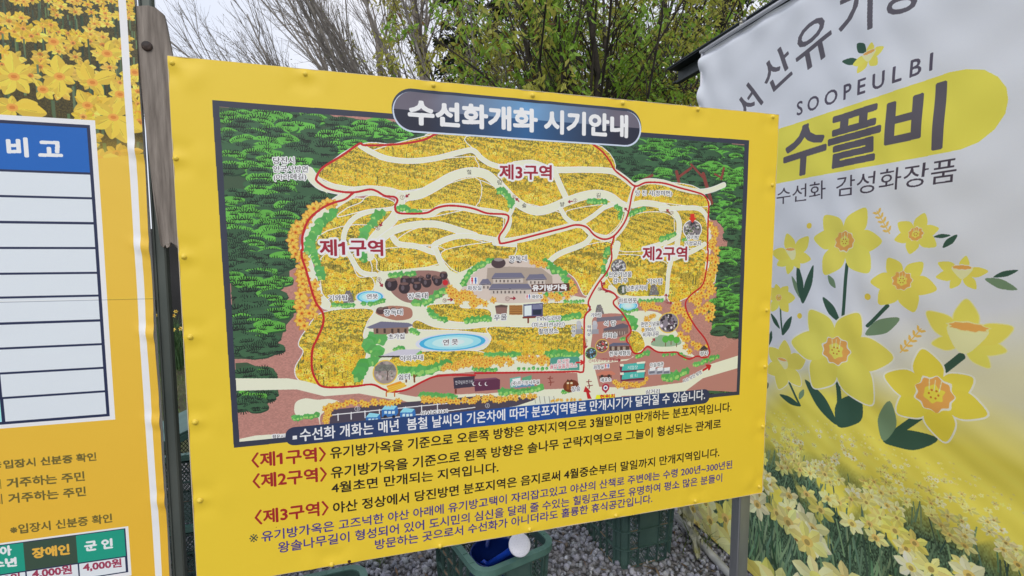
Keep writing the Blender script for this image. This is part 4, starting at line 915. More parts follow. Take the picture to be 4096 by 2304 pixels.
# ---------------------------------------------------------------- the print on the marquee wall
def print_marquee():
    K = 900
    cv = Canvas(TENT, -0.03, 2.30, 0.0, 2.56, K, (212, 215, 226))
    TX = (92, 88, 96)
    # faint olive wash in the lower half
    def blend(pts, col, feather):
        pass
    yy, xx = np.mgrid[0:cv.Hh, 0:cv.W].astype(np.float32)
    def line_mask(z, pts):                      # soft edge running through the points: 1 below the line
        Q = cv.C(z(*pts)); o = np.argsort(Q[:, 0]); e = np.interp(xx[0], Q[o, 0], Q[o, 1]); return e[None, :] - yy
    d = line_mask(zT2, ((-80, 300), (150, 170), (400, 260), (800, 60), (1379, 0)))
    wob = np.sin(xx * .011) * 40 + np.sin(yy * .013 + xx * .006) * 36
    a = np.clip((d + wob) / 420, 0, .62)[..., None]
    cv.im[:] = cv.im * (1 - a) + np.array((214, 206, 140)) * a
    e = line_mask(zT2, ((-80, 600), (80, 560), (300, 470), (600, 470), (1100, 650), (1379, 800)))
    a = np.clip((e + 60 + wob * .4) / 130, 0, 1)[..., None]
    cv.im[:] = cv.im * (1 - a) + (np.array((220, 207, 86)) + 5 * np.sin(xx * .05 + yy * .09)[..., None]) * a
    P = cv.C(zT2((-300, 520), (70, 640), (300, 700), (500, 760), (760, 880), (1000, 960), (1200, 1060), (1379, 1160), (1700, 1400), (1700, 2400), (-400, 2400), (-400, 900)))
    lowest = np.array(P); lowest[:, 1] = np.maximum(lowest[:, 1], 0)
    # rows of flowers following the slope of the bank: grow with the distance below the edge
    PL = [(232, 226, 140), (236, 230, 160), (228, 218, 112), (238, 234, 184), (232, 222, 128)]
    edge = line_mask(zT2, ((-300, 640), (70, 640), (300, 690), (500, 740), (760, 860), (1000, 930), (1200, 1030), (1379, 1130), (1700, 1350)))
    dark = edge > 40
    n_ = nr.random((cv.Hh // 6 + 1, cv.W // 3 + 1)).repeat(6, 0).repeat(3, 1)[:cv.Hh, :cv.W, None]
    gap = (np.sin(xx * .035 + 3 * np.sin(yy * .013)) + np.sin(yy * .028 + xx * .010) + .5 * np.sin(xx * .011 - yy * .02)) 
    g = np.clip((gap + .1 + np.clip((edge - 60) / 500, 0, .5)) * 2, 0, 1) * np.clip((edge - 90) / 120, 0, 1)
    g = np.maximum(g, np.clip((edge - 260 + 70 * np.sin(xx * .03)) / 120, 0, 1))
    tone = np.array((74, 96, 72)) * (.55 + .8 * n_)
    cv.im[:] = cv.im * (1 - g[..., None]) + tone * g[..., None]
    for _ in range(4200):                       # leaf blades in the gaps
        x, y = rng.randrange(cv.W), rng.randrange(cv.Hh)
        if edge[y, x] < 60 or g[y, x] < .5: continue
        r = 8 + edge[y, x] * .06; L_ = r * rng.uniform(2, 4)
        cv.stroke([(x, y), (x + rng.uniform(-.35, .35) * L_, y + L_)], max(2, r * .18), jc(((92, 122, 92), (60, 82, 62), (118, 142, 104))[rng.randrange(3)], 12), raw=True, sm=False)
    pts = []
    y = cv.Hh - 1
    while y > -40:
        x = -20
        stp = 12
        while x < cv.W + 20:
            yi, xi = min(max(int(y), 0), cv.Hh - 1), min(max(int(x), 0), cv.W - 1)
            ed = edge[yi, xi]
            r = 4 + max(0, ed) * .165
            if ed > -30: pts.append((ed, x + rng.uniform(-.5, .5) * r, y + rng.uniform(-.6, .6) * r, r, gap[yi, xi]))
            x += r * 1.5 + 3
        y -= stp
    pts.sort()
    for ed, x, y, r, gg in pts:
        if (ed < 160 and rng.random() < .6 - ed / 400) or rng.random() > (17 / (r * 1.1)) or (gg > .55 and ed > 30 and rng.random() < .86): continue
        st = flower_stamps(r * rng.uniform(.8, 1.15), PL, (230, 202, 112), 7, 'm')
        paste(cv, st[rng.randrange(8)], x, y, rng.uniform(.88, 1.05))
    for _ in range(60):
        x, y = rng.randrange(cv.W), rng.randrange(cv.Hh)
        if edge[y, x] > 40: cv.disc((x, y), 4 + edge[y, x] * .01, (150, 108, 50), raw=True, sq=.5)
    # drawn flowers
    GN, GL = (52, 84, 68), (112, 138, 106)
    def leaf(z, a, b, w, col=GN, bend=.15):
        A, B = cv.C(z(a, b)); d = B - A; e = np.array((-d[1], d[0])) * w
        cv.put(cv.pmask(smooth(np.array([A, A + d * .3 + e * .8 + e * bend, A + d * .6 + e, B, A + d * .6 - e, A + d * .3 - e * .8]), True, 4)), col)
    def stem(z, w, *p): cv.stroke(z(*p), w, GN)
    YL, OR, WO = (225, 213, 92), (226, 164, 84), (228, 228, 206)
    # yellow lozenge and lettering
    cv.poly(zT1((-900, 820), (-60, 715), (130, 652), (600, 497), (1000, 362), (1080, 347), (1170, 350), (1240, 385), (1285, 440), (1292, 500), (1275, 570), (1220, 650), (1140, 715), (1050, 752), (800, 800), (400, 873), (130, 925), (-60, 960), (-900, 1080)), (224, 214, 84))
    a = zT1((168, 902), (368, 846), (172, 672)); cv.text('수', a[0], a[1], a[2], TX, 5.5)
    a = zT1((387, 848), (638, 793), (389, 604)); cv.text('플', a[0], a[1], a[2], TX, 5.5)
    a = zT1((672, 793), (950, 740), (676, 505)); cv.text('비', a[0], a[1], a[2], TX, 5.5)
    a = zT1((230, 582), (910, 352), (231, 516)); cv.text('S O O P E U L B I', a[0], a[1], a[2], (84, 78, 92), 1.3)
    a = zT1((137, 1030), (375, 998), (137, 948)); cv.text('수선화', a[0], a[1], a[2], (70, 62, 74), .8)
    a = zT1((427, 992), (1030, 915), (427, 893)); cv.text('감성화장품', a[0], a[1], a[2], (70, 62, 74), .8)
    for t, z, O, ex, ey in (('서', zT0, (1197, 1557), (266, -370), (-182, -266)), ('산', zT0, (1480, 1192), (377, -361), (-138, -385)), ('유', zT1, (231, 370), (214, -165), (-37, -217)), ('기', zT1, (431, 185), (228, -85), (-5, -235)), ('방', zT1, (644, 71), (250, -58), (10, -240))):
        a = z(O, (O[0] + ex[0], O[1] + ex[1]), (O[0] + ey[0], O[1] + ey[1])); cv.chars(t, a[0], a[1], a[2], TX, 2.6)
    leaf(zT1, (575, 262), (530, 218), .25); leaf(zT1, (545, 308), (458, 308), .16)
    big_flower(cv, zT1((590, 285))[0], zT1((605, 212), (667, 235), (635, 325), (535, 367), (512, 325)), YL, OR, 20, .3, side=zT1((592, 262))[0])
    # flowers, upper group
    stem(zT1, 11, (485, 1330), (478, 1449), (470, 1610)); leaf(zT2, (455, 172), (365, 45), .13); leaf(zT1, (430, 1449), (392, 1385), .2, GL)
    big_flower(cv, zT1((470, 1215))[0], zT1((370, 1085), (575, 1045), (662, 1215), (598, 1372), (372, 1382), (318, 1198)), YL, OR, 34)
    big_flower(cv, zT1((830, 1177))[0], zT1((873, 1072), (948, 1150), (935, 1240), (800, 1278), (725, 1208), (738, 1120)), YL, OR, 20)
    leaf(zT1, (922, 1192), (1008, 1184), .13); leaf(zT1, (968, 1247), (1042, 1180), .17)
    leaf(zT1, (210, 1449 - 60), (250, 1500), .1, GL); leaf(zT1, (268, 1528), (316, 1333), .09); leaf(zT1, (265, 1528), (238, 1330), .09)
    big_flower(cv, zT1((212, 1290))[0], zT1((186, 1175), (292, 1190), (303, 1305), (250, 1350), (190, 1380), (135, 1335), (112, 1270)), YL, OR, 19, .26, side=zT1((200, 1255))[0])
    stem(zT2, 11, (690, 90), (590, 190)); leaf(zT2, (580, 235), (748, 152), .18, GL)
    big_flower(cv, zT1((762, 1412))[0], zT1((690, 1298), (865, 1320), (935, 1458), (820, 1571), (648, 1531), (607, 1418)), YL, OR, 28)
    leaf(zT1, (1218, 1395), (1342, 1360), .13); leaf(zT1, (1175, 1403), (1335, 1458), .16, GL)
    big_flower(cv, zT1((1060, 1375))[0], zT1((1082, 1288), (1192, 1365), (1130, 1455), (1000, 1452), (928, 1395), (940, 1322)), YL, OR, 22, .24, side=zT1((1060, 1345))[0])
    # lower group
    stem(zT2, 7, (155, 100), (168, 232)); leaf(zT2, (155, 205), (108, 128), .12); leaf(zT2, (168, 238), (213, 142), .14)
    big_flower(cv, zT2((143, 48))[0], zT2((130, -20), (190, -8), (226, 50), (195, 120), (110, 118), (90, 40), (96, 0)), YL, OR, 13)
    leaf(zT2, (98, 290), (112, 215), .14); leaf(zT2, (78, 510), (98, 476), .25)
    stem(zT2, 8, (193, 458), (255, 590)); leaf(zT2, (258, 594), (155, 535), .13); leaf(zT2, (252, 560), (270, 510), .2, GL)
    big_flower(cv, zT2((180, 390))[0], zT2((180, 262), (98, 300), (90, 420), (150, 508), (255, 492), (287, 350)), (220, 208, 92), OR, 20, .3, WO, 5, side=zT2((168, 360))[0])
    leaf(zT2, (440, 690), (275, 460), .12); stem(zT2, 16, (437, 455), (447, 640)); leaf(zT2, (445, 698), (545, 540), .3)
    big_flower(cv, zT2((432, 315))[0], zT2((303, 112), (548, 128), (715, 350), (605, 588), (318, 500), (215, 270)), YL, OR, 47, .3, WO, 9)
    stem(zT2, 18, (1055, 345), (965, 415))
    big_flower(cv, zT2((1070, 275))[0], zT2((1080, 58), (885, 120), (906, 280), (1197, 402), (1282, 318), (1312, 200)), YL, OR, 42, .24, (224, 218, 150), 5, side=zT2((1086, 196))[0])
    stem(zT2, 20, (870, 632), (680, 762)); leaf(zT2, (668, 772), (940, 760), .17); leaf(zT2, (668, 770), (702, 568), .2, GL)
    big_flower(cv, zT2((920, 535))[0], zT2((860, 308), (1113, 455), (1192, 638), (975, 775), (738, 628), (672, 440)), (224, 208, 74), OR, 48, .3, WO, 9)
    # small sprigs and dots
    for z, p in ((zT1, (297, 1136)), (zT2, (592, 44)), (zT2, (252, 140))): cv.disc(z(p)[0], 10, (226, 200, 76))
    def sprig(z, a, b, c, n=5):
        A, B = cv.C(z(a, b)); cv.stroke(np.array([A, B]), 3, c, raw=True); d = (B - A); u = d / np.linalg.norm(d); v = np.array((-u[1], u[0]))
        for i in range(n):
            p = A + d * (i + .5) / n
            for s_ in (1, -1):
                q = p + (u * .6 + v * s_ * .8) * 17; cv.put(cv.pmask(smooth(np.array([p, (p + q) / 2 + u * 5, q, (p + q) / 2 - u * 5]), True, 4)), c)
    sprig(zT1, (700, 1175), (632, 1062), (222, 186, 96)); sprig(zT2, (752, 325), (852, 205), (222, 182, 88))
    return cv
# ---------------------------------------------------------------- materials
def print_mat(name, img, rough=0.42, bump=0.0, spec=0.5, coarse=None):
    m = bpy.data.materials.new(name); m.use_nodes = True
    N, L = m.node_tree.nodes, m.node_tree.links; b = N['Principled BSDF']
    t = N.new('ShaderNodeTexImage'); t.image = img; t.extension = 'EXTEND'
    L.new(t.outputs['Color'], b.inputs['Base Color'])
    b.inputs['Roughness'].default_value = rough; b.inputs['Specular IOR Level'].default_value = spec
    if bump:
        tcn = N.new('ShaderNodeTexCoord'); n = N.new('ShaderNodeTexNoise'); n.inputs['Scale'].default_value = coarse or 9; n.inputs['Detail'].default_value = 4
        L.new(tcn.outputs['Object'], n.inputs['Vector'])
        bp = N.new('ShaderNodeBump'); bp.inputs['Strength'].default_value = bump; bp.inputs['Distance'].default_value = 0.02
        L.new(n.outputs['Fac'], bp.inputs['Height']); L.new(bp.outputs[0], b.inputs['Normal'])
    return m
M_yellow = mat('yellow_vinyl', P2((236, 206, 70)), .4)
M_galv = mat('galvanised_steel', (.30, .31, .33), .42, (.42, .43, .45), 14, (1, 1, .2), metal=.85, bump=.05)
M_dksteel = mat('weathered_green_steel', (.075, .09, .08), .5, (.12, .135, .12), 10, (1, 1, .25), metal=.4, bump=.1)
M_plate = mat('board_back', (.55, .55, .52), .6, (.45, .45, .43), 6)
M_wood = mat('weathered_wood', (.15, .125, .105), .85, (.33, .285, .245), 9, (9, 9, .8), bump=.6, bscale=16, lo=.3, hi=.7)
M_rust = mat('rusty_iron', (.03, .024, .022), .7, (.07, .045, .035), 60, bump=.3)
M_black = mat('dark_painted_steel', (.018, .025, .028), .38, (.03, .04, .043), 8, metal=.2)
M_zinc = mat('zinc', (.5, .48, .4), .35, (.6, .6, .6), 30, metal=.8)
M_crate = mat('green_crate_plastic', (.038, .078, .070), .42, (.064, .118, .102), 7, bump=.12, bscale=40)
M_rim = mat('green_crate_toplit', (.070, .155, .130), .42, (.11, .22, .185), 10, bump=.1, bscale=40)  # crate plastic with the light from above put into its colour
M_dirt = mat('dried_soil', (.16, .11, .07), .95, (.26, .19, .13), 40, bump=.4)
M_blue = mat('blue_plastic', (.010, .055, .42), .3, (.012, .07, .5), 5)
M_blue2 = mat('dark_blue_plastic', (.004, .022, .16), .35, (.006, .03, .2), 5)
M_white = mat('white_plastic', (.70, .71, .80), .4, (.76, .76, .83), 5)
M_tube = mat('grey_pipe', (.28, .29, .29), .5, (.42, .42, .40), 14, bump=.2)
M_net = mat('black_shade_net', (.012, .012, .013), .8, (.028, .027, .028), 300, (1, 1, .3))
M_film = mat('yellowed_plastic_film', (.30, .29, .10), .35, (.42, .42, .34), 14, bump=.4)

# ---------------------------------------------------------------- the printed sheets as real surfaces
def sheet(name, plane, s0, s1, z0, z1, ns, nz, disp, uvbox, m, parent, edge=0.0):
    """a subdivided sheet standing on the plane; disp(s, z) gives its relief towards the viewer in metres"""
    S, Z = np.meshgrid(np.linspace(s0, s1, ns + 1), np.linspace(z0, z1, nz + 1))
    D = disp(S, Z)
    X = plane.o[0] + plane.d[0] * S + plane.n[0] * D; Y = plane.o[1] + plane.d[1] * S + plane.n[1] * D
    o = plane.pt(0, 0)
    v = np.stack([X - o.x, Y - o.y, Z], -1).reshape(-1, 3)
    i = np.arange(nz)[:, None] * (ns + 1) + np.arange(ns)[None]
    f = np.stack([i, i + 1, i + ns + 2, i + ns + 1], -1).reshape(-1, 4)
    me = bpy.data.meshes.new(name)
    me.vertices.add(len(v)); me.vertices.foreach_set('co', v.ravel())
    me.loops.add(f.size); me.loops.foreach_set('vertex_index', f.ravel().astype(np.int32))
    me.polygons.add(len(f)); me.polygons.foreach_set('loop_start', np.arange(0, f.size, 4, dtype=np.int32)); me.polygons.foreach_set('loop_total', np.full(len(f), 4, np.int32))
    me.update(calc_edges=True)
    me.polygons.foreach_set('use_smooth', [True] * len(f))
    u0, u1, w0, w1 = uvbox
    uv = me.uv_layers.new(name='print')
    q = np.stack([(S.ravel() - u0) / (u1 - u0), (Z.ravel() - w0) / (w1 - w0)], -1)[f.ravel()]
    uv.data.foreach_set('uv', q.ravel().astype(np.float32))
    o2 = link(name, me, m, parent); return o2, o

def on_plane(root, plane):                       # parts are built in the thing's own frame: x along the plane, -y towards the viewer
    pass

G_SIGN = (1.16, 1.17, 1.14); G_PRICE = (1.16, 1.17, 1.14); G_TENT = (1.17, 1.18, 1.21)
def pf(plane, u, z, off=0.0):                    # a point on the plane relative to its foot
    p = plane.pt(u, z, off); o = plane.pt(0, 0); return p - o

def frame_box(mb, plane, s0, s1, z0, z1, d0, d1):
    """box along the plane; d measured towards the viewer"""
    a = [pf(plane, s, z, d) for z in (z0, z1) for s, d in ((s0, d1), (s1, d1), (s1, d0), (s0, d0))]
    mb.add(a, ((0, 3, 2, 1), (4, 5, 6, 7), (0, 1, 5, 4), (1, 2, 6, 5), (2, 3, 7, 6), (3, 0, 4, 7)))

# notice board
nb = empty('notice_board', SIGN.pt(0, 0), 0, 'big yellow notice board with an illustrated flower map on two steel posts', 'notice board')
cvn = print_notice(); img_n = cvn.image('notice_print', G_SIGN, .04)
riv = []
for x, y in ((690, 253), (1221, 297), (1733, 342), (2130, 382), (2490, 413), (2790, 438), (3090, 468), (705, 634), (737, 1027), (762, 1348), (781, 1688), (800, 2001), (3088, 740), (3065, 1240), (3058, 1466), (3050, 1705), (3036, 1945), (1327, 2257), (1760, 2183), (2118, 2117), (2463, 2061), (2780, 2003)):
    u, z = SIGN.px(x, y); riv.append((float(u), float(z)))
def disp_notice(S, Z):
    D = 0.0008 * np.sin(S * 3.1 + 1) * np.sin(Z * 4.2) + 0.0006 * np.sin(S * 17 + Z * 9) * np.sin(Z * 13)
    for i, (u, z) in enumerate(riv):
        r = np.hypot(S - u, Z - z)
        D = D + 0.0026 * np.exp(-(r / .012) ** 2) - 0.0018 * np.exp(-((r - .03) / .018) ** 2)
        ang = np.arctan2(Z - z, S - u)
        D = D + 0.0020 * np.exp(-((r - .045) / .03) ** 2) * np.maximum(0, np.cos(ang * 2 + (1.2 if i in (0, 16) else 0))) * (1.7 if i in (0, 16, 17) else 1)
    return D
panel, _ = sheet('printed_panel', SIGN, 0, 1.800, .622, 1.965, 240, 180, disp_notice, (cvn.s0, cvn.s1, cvn.z0, cvn.z1), print_mat('notice_print', img_n, .5, .05, .4), nb)
mb = MB(); frame_box(mb, SIGN, .001, 1.799, .6235, 1.9635, -.018, -.006); mb.build('backing_board', M_plate, nb)
mb = MB()                                         # the vinyl folded round the four edges
for a in ((-.001, .0006, .622, 1.965), (1.7994, 1.801, .622, 1.965)): frame_box(mb, SIGN, *a, -.019, .0)
for a in ((0, 1.8, .6205, .6225), (0, 1.8, 1.9645, 1.966)): frame_box(mb, SIGN, *a, -.019, .0)
mb.build('folded_edge', mat('pale_vinyl_edge', (.62, .52, .36), .5), nb)
cap = MB(); R0 = .0062
cap.lathe([(R0 * math.sin(a) + 1e-5, R0 * .85 * math.cos(a)) for a in np.linspace(0, PI / 2, 5)] + [(R0 * 1.25, -.0005)], 10, Matrix.Rotation(PI / 2, 4, 'X'))
capme = mesh('nail_cap', cap.v, cap.f, True); capme.materials.append(M_yellow)
for u, z in riv:
    o = link('nail_cap', capme, None, nb, pf(SIGN, u, z, .0022), (0, 0, SIGN.rz))
for u in (.06, 1.745):                            # square posts behind the board
    mb = MB(); frame_box(mb, SIGN, u - .024, u + .024, -.05, 1.93, -.062, -.020)
    mb.build('post', M_galv, nb, bevel=.003)
    mb = MB(); frame_box(mb, SIGN, u + .020 - .040, u + .022 - .040, .0, 1.92, -.0195, -.0188); mb.build('post_seam', M_galv, nb)
for z in (.70, 1.28, 1.88):
    mb = MB(); frame_box(mb, SIGN, .09, 1.716, z, z + .03, -.055, -.021); mb.build('cross_rail', M_galv, nb)

# price board
pb = empty('price_board', SIGN.pt(-.06, 0), 0, 'tall yellow price board with a daffodil photograph, blue headed table and green fee table', 'notice board')
cvp = print_price(); img_p = cvp.image('price_print', G_PRICE, .04)
bul = [(SIGN.px(x, y)) for x, y in ((548, 600), (575, 985), (602, 1330), (630, 1680), (655, 2000))]
def disp_price(S, Z):
    D = .0012 * np.sin(Z * 7 + S * 3)
    for u, z in bul:
        D = D + .007 * np.exp(-((S - u) / .022) ** 2 - ((Z - z) / .035) ** 2) * (.6 + .4 * np.sin((Z - z) * 120 + S * 60))
    k = np.clip((S + .10) / .04, 0, 1); return D + .0022 * k * np.sin(Z * 21)
sheet('printed_panel', SIGN, -1.25, -.0605, .45, 2.25, 150, 260, disp_price, (cvp.s0, cvp.s1, cvp.z0, cvp.z1), print_mat('price_print', img_p, .5, .05, .4), pb)
bpy.data.objects['printed_panel.001'].location = SIGN.pt(0, 0) - SIGN.pt(-.06, 0)
def rel(o): o.location = SIGN.pt(0, 0) - SIGN.pt(-.06, 0); return o
mb = MB(); frame_box(mb, SIGN, -1.249, -.0612, .451, 2.249, -.014, -.006); rel(mb.build('backing_board', M_plate, pb))
# its green steel posts: U channel
for u0, u1 in ((-.060, -.034), (-1.25, -1.224)):
    mb = MB(); frame_box(mb, SIGN, u0, u1, -.05, 2.27, -.040, -.016); rel(mb.build('post', M_dksteel, pb, bevel=.003))
    mb = MB(); frame_box(mb, SIGN, u0 + .002, u0 + .006, -.02, 2.2, -.0155, -.012); rel(mb.build('post_lip', M_dksteel, pb))
for z in (.55, 1.35, 2.18):
    mb = MB(); frame_box(mb, SIGN, -1.22, -.066, z, z + .03, -.04, -.016); rel(mb.build('cross_rail', M_dksteel, pb))

# wooden plank bolted to the post
pl = empty('wooden_plank', SIGN.pt(-.03, 1.45), 0, 'weathered grey brown wooden plank bolted upright between the two yellow boards, rotten lower end', 'plank')
bm = bmesh.new()
prof = []                                        # outline (s, z) going round
L_ = [(531, 22), (545, 250), (563, 362), (590, 600), (612, 800), (640, 982)]; R_ = [(712, 995), (705, 800), (688, 560), (676, 400), (668, 230), (660, 90), (650, 52), (620, 28), (590, 18)]
low = [(648, 990), (656, 978), (664, 992), (672, 985), (680, 968), (690, 975), (700, 990)]
o0 = SIGN.pt(-.03, 1.45)
pts = [SIGN.px(x, y) for x, y in L_ + low + R_]
fr, bk = [], []
for k, (u, z) in enumerate(pts):
    p = SIGN.pt(float(u) + (0.010 if k > len(L_) + len(low) - 1 and k < len(L_) + len(low) + 5 else 0), float(z), -.0035 + (rng.uniform(-.006, 0) if len(L_) - 1 < k < len(L_) + len(low) else 0)) - o0
    fr.append(bm.verts.new(p)); bk.append(bm.verts.new(p + Vector((-SIGN.n[0], -SIGN.n[1], 0)) * .0105))
bm.faces.new(fr[::-1]); bm.faces.new(bk)
for i in range(len(fr)): j = (i + 1) % len(fr); bm.faces.new((fr[i], fr[j], bk[j], bk[i]))
bmesh.ops.recalc_face_normals(bm, faces=bm.faces)
me = bpy.data.meshes.new('board'); bm.to_mesh(me); bm.free()
link('board', me, M_wood, pl)
mb = MB(); u, z = SIGN.px(586, 183)
mb.lathe([(1e-4, .006), (.007, .005), (.0105, .003), (.0115, 0), (.0115, -.002)], 14, Matrix.Translation(SIGN.pt(float(u), float(z), -.002) - o0) @ Matrix.Rotation(SIGN.rz, 4, 'Z') @ Matrix.Rotation(PI / 2, 4, 'X'))
mb.build('bolt_head', M_rust, pl, True)

# ---------------------------------------------------------------- marquee: printed side wall, rail, corner post, ground tube
tn = empty('marquee', TENT.pt(0, 0), 0, 'white marquee with a printed daffodil side wall in grey and yellow, dark rail above it', 'marquee')
cvm = print_marquee(); img_m = cvm.image('marquee_print', G_TENT, .03)
def disp_tent(S, Z):
    D = .006 * np.sin(S * 2.3 + Z * 1.1) + .003 * np.sin((S * .9 - Z) * 9) * np.exp(-((Z - 1.1) / .9) ** 2)
    # folds running down to the near lower corner
    t = S * .8 + Z * 1.0
    D += .007 * np.sin((Z * 1.0 + S * .42) * 22 + 2 * np.sin(S * 3)) * np.clip((S - .45) / .8, 0, 1) * np.exp(-((Z + .30 * S - 1.05) / .28) ** 2)
    D += .004 * np.sin((Z * .9 + S * .75) * 30 + 1.5 * np.sin(Z * 5)) * np.clip((.9 - Z) / .5, 0, 1) * np.clip(S / .5, 0, 1) * .6
    D += .0022 * np.sin(Z * 31 + S * 12 + 3 * np.sin(S * 7)) * np.sin(S * 19 - Z * 5)
    D += .012 * np.sin(Z * 38 + 2) * np.exp(-(S / .03) ** 2) * np.clip((Z - .2), 0, 1)
    D += -.02 * np.exp(-((Z - 2.51) / .02) ** 2) + .004 * np.sin(S * 34) * np.exp(-((Z - 2.47) / .05) ** 2)
    return D
o, base = sheet('printed_wall', TENT, 0.0, 2.25, .03, 2.518, 260, 260, disp_tent, (cvm.s0, cvm.s1, cvm.z0, cvm.z1), print_mat('marquee_print', img_m, .62, .12, .3, 5), tn)
# round the corner the fabric returns behind
mb = MB(); b0 = TENT.pt(0, 0)
wf = mat('white_fabric', (.62, .63, .68), .6, (.66, .67, .72), 5, bump=.2, bscale=3)
mb.tube([pf(TENT, .004, .03, -.004), pf(TENT, .002, 1.0, -.006), pf(TENT, .006, 2.0, -.004), pf(TENT, .008, 2.515, -.006)], [.006, .007, .006, .008], 8); mb.build('hem', wf, tn, True)
mb = MB(); frame_box(mb, TENT, .006, 2.2, .04, 2.50, -.075, -.070); mb.build('inner_lining', wf, tn)
mb = MB(); frame_box(mb, TENT, .02, .065, 0, 2.49, -.062, -.018); mb.build('corner_post', M_galv, tn)
mb = MB(); mb.tube([pf(TENT, .0, 2.520, .0), pf(TENT, .7, 2.522, 0), pf(TENT, 2.2, 2.52, 0)], .009, 10); mb.build('top_rope_hem', wf, tn, True)
# dark C-section rail projecting past the corner
mb = MB()
def rail(z0, z1, d0, d1, s0=-.30, s1=2.3): frame_box(mb, TENT, s0, s1, z0, z1, d0, d1)
rail(2.540, 2.546, -.075, -.010); rail(2.462, 2.468, -.075, -.030, -.285); rail(2.4685, 2.5395, -.075, -.069, -.29)
rail(2.5465, 2.553, -.030, -.004, -.305); rail(2.454, 2.4615, -.060, -.030, -.25)
mb.build('rail', M_black, tn)
mb = MB(); u, z = TENT.px(2960, 95); u = float(u)
frame_box(mb, TENT, u - .010, u + .010, 2.515, 2.552, -.010, -.004)
mb.build('rail_bracket', M_zinc, tn, bevel=.0015)
mb = MB(); mb.lathe([(1e-4, .008), (.008, .007), (.011, .003), (.011, -.010), (1e-4, -.011)], 14, Matrix.Translation(pf(TENT, u + .024, 2.545, -.004)) @ Matrix.Rotation(TENT.rz, 4, 'Z') @ Matrix.Rotation(PI / 2, 4, 'X'))
mb.build('roller', M_galv, tn, True)
mb = MB(); mb.lathe([(1e-4, .006), (.006, .005), (.007, 0)], 8, Matrix.Translation(pf(TENT, u, 2.545, -.004)) @ Matrix.Rotation(TENT.rz, 4, 'Z') @ Matrix.Rotation(PI / 2, 4, 'X')); mb.build('bolt_head', M_zinc, tn, True)
tb = MB(); p0, p1 = atz(2712, 2075, .03), atz(2990, 2375, .03); dd = (p1 - p0)
tb.tube([p0 - dd * .02, p0 + dd * .5, p1 + dd * .4], .019, 12)
o = tb.build('ground_pipe', M_tube, None, True); tag(o, 'grey pipe lying on the gravel along the foot of the marquee wall', 'pipe')
# bunched film at the far end of the pipe
v, f = [], []
c0 = atz(2738, 2105, .10)
n1, n2 = 14, 10
for i in range(n1):
    for j in range(n2):
        a, b = i / (n1 - 1), j / (n2 - 1)
        p = c0 + Vector((.02, .10, .10)) + Vector((.01, -.24, -.13)) * a + Vector((-.05, -.02, -.05)) * (b - .3) * (1 - .5 * a)
        p += Vector((rng.uniform(-.012, .012), 0, rng.uniform(-.014, .014) + .03 * math.sin(b * 5 + a * 7)))
        v.append(p)
for i in range(n1 - 1):
    for j in range(n2 - 1): q = i * n2 + j; f.append((q, q + 1, q + n2 + 1, q + n2))
o = link('plastic_film', mesh('plastic_film', v, f, True), M_film); tag(o, 'crumpled yellowish plastic film bunched at the far foot of the marquee wall', 'plastic film')
